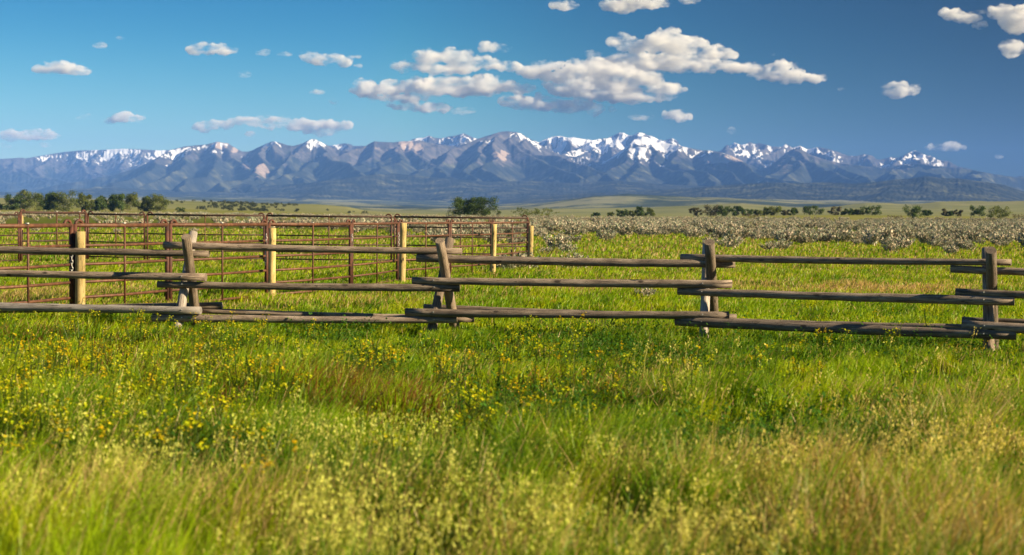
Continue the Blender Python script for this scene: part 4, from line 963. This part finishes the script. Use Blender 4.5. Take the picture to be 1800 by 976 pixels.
CL = [
 ([(85,122,26,6),(108,119,30,10),(135,124,24,7)], 'flattened white cloud high at the left, near the photo edge', 0),
 ([(345,88,18,7),(368,86,26,10),(395,90,20,6)], 'small oval white cloud in the upper left quarter', 0),
 ([(418,89,10,3),(462,94,13,5),(500,96,16,4),(536,90,12,4)], 'string of thin scraps between two small white clouds', 1),
 ([(545,100,18,8),(575,105,34,11),(602,110,16,7)], 'small white cloud with trailing scraps, left of the big bank', 0),
 ([(622,100,12,4),(628,116,8,3)], 'wispy scraps just right of the small white cloud', 1),
 ([(430,130,13,5)], 'tiny wispy cloud left of centre, under the string of scraps', 1),
 ([(175,80,12,4)], 'faint smear of cloud at the upper left', 1), ([(210,67,10,3)], 'tiny white cloudlet highest at the upper left', 1),
 ([(20,238,40,9),(65,238,40,8)], 'long peach-tinted cloud low at the left edge', 0), ([(80,254,12,5)], 'tiny cloud below the long low one at the left edge', 1), ([(6,256,12,4)], 'scrap of cloud touching the left photo edge above the mountains', 1),
 ([(155,210,24,7),(185,212,18,4)], 'left one of two low flat clouds above the plateau', 1), ([(222,208,32,8)], 'right one of two low flat clouds above the plateau', 0),
 ([(362,224,24,8),(385,220,26,7)], 'low broken cloud over the tan peak', 0), ([(440,214,36,8),(480,216,42,10),(540,220,46,11),(580,222,36,11),(560,232,28,5)], 'long low pinkish cloud bank over the left peaks', 0), ([(438,236,8,4)], 'tiny scrap under the long low bank', 1),
 ([(558,163,14,4)], 'small thin cloudlet left of the main bank', 1), ([(586,177,10,5)], 'small thin cloudlet lower left of the main bank', 1),
 ([(720,118,34,9),(760,105,30,15),(795,103,36,17),(840,112,40,13),(885,117,28,8),(780,122,50,9)], 'large bright heaped cloud above the main bank', 0),
 ([(862,84,20,8),(884,87,14,5)], 'small bright cloud above the large heap', 0),
 ([(645,158,26,15),(690,160,40,18),(745,155,50,18),(800,152,50,18),(850,152,40,17),(700,172,50,9)], 'long wide cloud of the main bank, left part', 0),
 ([(648,175,24,6)], 'small flat cloud tucked under the left end of the main bank', 1), ([(710,185,30,9),(755,190,36,8)], 'lower fragment under the left part of the main bank', 0), ([(815,195,22,7)], 'small torn cloud between the lower fragments', 1),
 ([(905,155,34,10)], 'greyish patch between the two halves of the bank', 0),
 ([(960,128,50,14),(1000,130,60,22),(1060,128,60,24),(1110,140,56,24),(1160,160,36,17),(1050,155,90,22),(1100,170,70,10)], 'biggest cloud, the broad grey-based middle of the bank', 0),
 ([(905,180,24,12),(950,184,40,14),(1000,188,40,13),(1040,190,20,10)], 'lower cloud shelf below the biggest cloud', 0), ([(1075,193,9,5)], 'tiny puff right of the lower cloud shelf', 1), ([(1042,95,18,6)], 'thin tuft above the biggest cloud', 1),
 ([(1095,75,26,12),(1130,85,40,14),(1170,72,30,20),(1200,82,44,20),(1245,92,40,13),(1275,96,18,8),(1120,105,50,12),(1180,112,70,16),(1240,115,50,12),(1300,118,40,9)], 'bright cloud streaming right from the biggest cloud', 0),
 ([(1350,130,34,12),(1378,117,24,10),(1385,135,40,14),(1425,137,28,5)], 'small peaked cloud at the right tip of the bank', 0),
 ([(1128,206,24,4)], 'thin flat cloudlet below the bank at right', 1), ([(1190,204,26,10)], 'rounded small cloud low right of the bank', 0),
 ([(1575,160,28,10),(1580,150,18,8),(1598,158,16,7)], 'isolated small cloud in the dark blue sky at right', 0), ([(1480,157,8,4)], 'speck of cloud left of the isolated right cloud', 1), ([(1612,149,5,3)], 'speck of cloud right of the isolated right cloud', 1),
 ([(993,10,24,8)], 'small cloud at the top edge, left of the two top clouds', 0), ([(1090,12,30,12),(1130,5,40,12),(1165,6,16,7)], 'cloud cut by the top edge of the photo', 0), ([(1210,1,18,5)], 'sliver of cloud at the top edge right of centre', 1),
 ([(1675,24,22,9),(1700,32,24,9),(1722,44,14,5)], 'ragged thin cloud at the upper right', 0), ([(1724,22,14,6)], 'small link of cloud between the two upper right clouds', 1), ([(1765,22,26,14),(1795,35,36,26)], 'big bright cloud cut by the right edge', 0), ([(1780,85,22,14)], 'torn cloud under the big one at the right edge', 0),
 ([(1645,260,18,5),(1662,257,20,7),(1685,260,12,4)], 'small peach cloud low above the right peaks', 0), ([(1757,275,7,4)], 'tiny peach cloud low at the right', 1), ([(1285,231,7,5)], 'tiny round cloudlet above the notch of the range', 1), ([(1357,93,6,4)], 'tiny tuft above the small peaked cloud', 1),
]
for i, (l, lab, w) in enumerate(CL): cloud(l, lab, wisp=bool(w), seed=900 + i)

# ------------------------------------------------------------------ haze
def haze():
    bm = bmesh.new(); x0, x1, y0, y1, z0, z1 = -33000, 33000, -33000, 33000, -140, 1640
    v = [bm.verts.new(p) for p in ((x0, y0, z0), (x1, y0, z0), (x1, y1, z0), (x0, y1, z0), (x0, y0, z1), (x1, y0, z1), (x1, y1, z1), (x0, y1, z1))]
    for f in ((3, 2, 1, 0), (4, 5, 6, 7), (0, 1, 5, 4), (1, 2, 6, 5), (2, 3, 7, 6), (3, 0, 4, 7)): bm.faces.new([v[i] for i in f])
    me = bpy.data.meshes.new('haze'); bm.to_mesh(me); bm.free()
    t = NT('haze_air'); v_ = t.n('VolumePrincipled', {'Color': (.17, .385, 1.0, 1), 'Density': 2.9e-5, 'Anisotropy': -.25}); t.t.links.new(v_.outputs[0], t.out.inputs['Volume'])
    o = link('haze', me, t.m); tag(o, 'thin blue air between the meadow and the mountains', 'haze', kind='stuff')
haze()

# ------------------------------------------------------------------ sun and sky
SUN_AZ = math.radians(107); SUN_EL = math.radians(26)    # clockwise from the view direction (+Y)
to_sun = Vector((math.sin(SUN_AZ) * math.cos(SUN_EL), math.cos(SUN_AZ) * math.cos(SUN_EL), math.sin(SUN_EL)))
sd = bpy.data.lights.new('sun', 'SUN'); sd.energy = 5.0; sd.angle = math.radians(.5); sd.color = (1.0, .83, .55)
so = bpy.data.objects.new('sun', sd); COL.objects.link(so); so.rotation_euler = (-to_sun).to_track_quat('-Z', 'Y').to_euler(); so.location = (30, -10, 40)
ELEV = [(1.0, 1.0, .85), (.5, .85, .75), (.04, .52, .66), (.0, .30, .52)]
AZ = [(2.1, 1.95, 1.6), (.50, .62, .68), (.12, .13, .16)]
w = bpy.data.worlds.new('World'); sc.world = w; w.use_nodes = True; nt = w.node_tree; nt.nodes.clear()
out = nt.nodes.new('ShaderNodeOutputWorld'); bg = nt.nodes.new('ShaderNodeBackground'); sky = nt.nodes.new('ShaderNodeTexSky')
sky.sky_type = 'NISHITA'; sky.sun_disc = False; sky.sun_elevation = SUN_EL; sky.sun_rotation = SUN_AZ; sky.altitude = 1500; sky.air_density = 1.0; sky.dust_density = .6; sky.ozone_density = 1.5
# the air as a polarising day shows it: deep blue-green aloft, palest low down, darkest at right angles to the sun
def wn(typ, **ins):
    n_ = nt.nodes.new('ShaderNode' + typ); return n_
tc = nt.nodes.new('ShaderNodeTexCoord'); sx = nt.nodes.new('ShaderNodeSeparateXYZ'); nt.links.new(tc.outputs['Generated'], sx.inputs[0])
def wramp(sock, a, b, pts):
    mr = nt.nodes.new('ShaderNodeMapRange'); nt.links.new(sock, mr.inputs[0]); mr.inputs[1].default_value = a; mr.inputs[2].default_value = b
    cr = nt.nodes.new('ShaderNodeValToRGB'); nt.links.new(mr.outputs[0], cr.inputs[0]); e = cr.color_ramp.elements; cr.color_ramp.interpolation = 'B_SPLINE'
    while len(e) > 1: e.remove(e[-1])
    e[0].position = pts[0][0]; e[0].color = (*pts[0][1], 1)
    for p, c in pts[1:]:
        x = e.new(p); x.color = (*c, 1)
    return cr.outputs[0]
def wmul(a, b):
    m_ = nt.nodes.new('ShaderNodeMix'); m_.data_type = 'RGBA'; m_.blend_type = 'MULTIPLY'; m_.inputs[0].default_value = 1; nt.links.new(a, m_.inputs[6]); nt.links.new(b, m_.inputs[7]); return m_.outputs[2]
elev = wramp(sx.outputs[2], 0, 1, [(0, ELEV[0]), (.06, ELEV[1]), (.12, ELEV[2]), (.19, ELEV[3]), (.5, (.6, .8, 1.0)), (1, (.7, .85, 1))])
azim = wramp(sx.outputs[0], -1, 1, [(0, (1, 1, 1)), (.34, AZ[0]), (.5, AZ[1]), (.64, AZ[2]), (.72, AZ[2]), (1, (.8, .8, .8))])
c_ = wmul(wmul(sky.outputs[0], elev), azim)
nt.links.new(c_, bg.inputs['Color']); bg.inputs['Strength'].default_value = .056; nt.links.new(bg.outputs[0], out.inputs[0])

# ------------------------------------------------------------------ render settings
sc.view_settings.view_transform = 'Standard'; sc.view_settings.look = 'None'; sc.view_settings.exposure = 1.28; sc.view_settings.gamma = 1.0; sc.view_settings.use_curve_mapping = False
cy = sc.cycles
cy.max_bounces = 16; cy.diffuse_bounces = 3; cy.glossy_bounces = 2; cy.transmission_bounces = 4; cy.transparent_max_bounces = 8; cy.volume_bounces = 14
cy.use_denoising = True; cy.denoiser = 'OPENIMAGEDENOISE'; cy.denoising_input_passes = 'RGB_ALBEDO_NORMAL'; cy.use_adaptive_sampling = False; cy.sample_clamp_indirect = 10
cy.volume_max_steps = 256; cy.volume_step_rate = .5
print('script', round(time.time() - T0, 1))
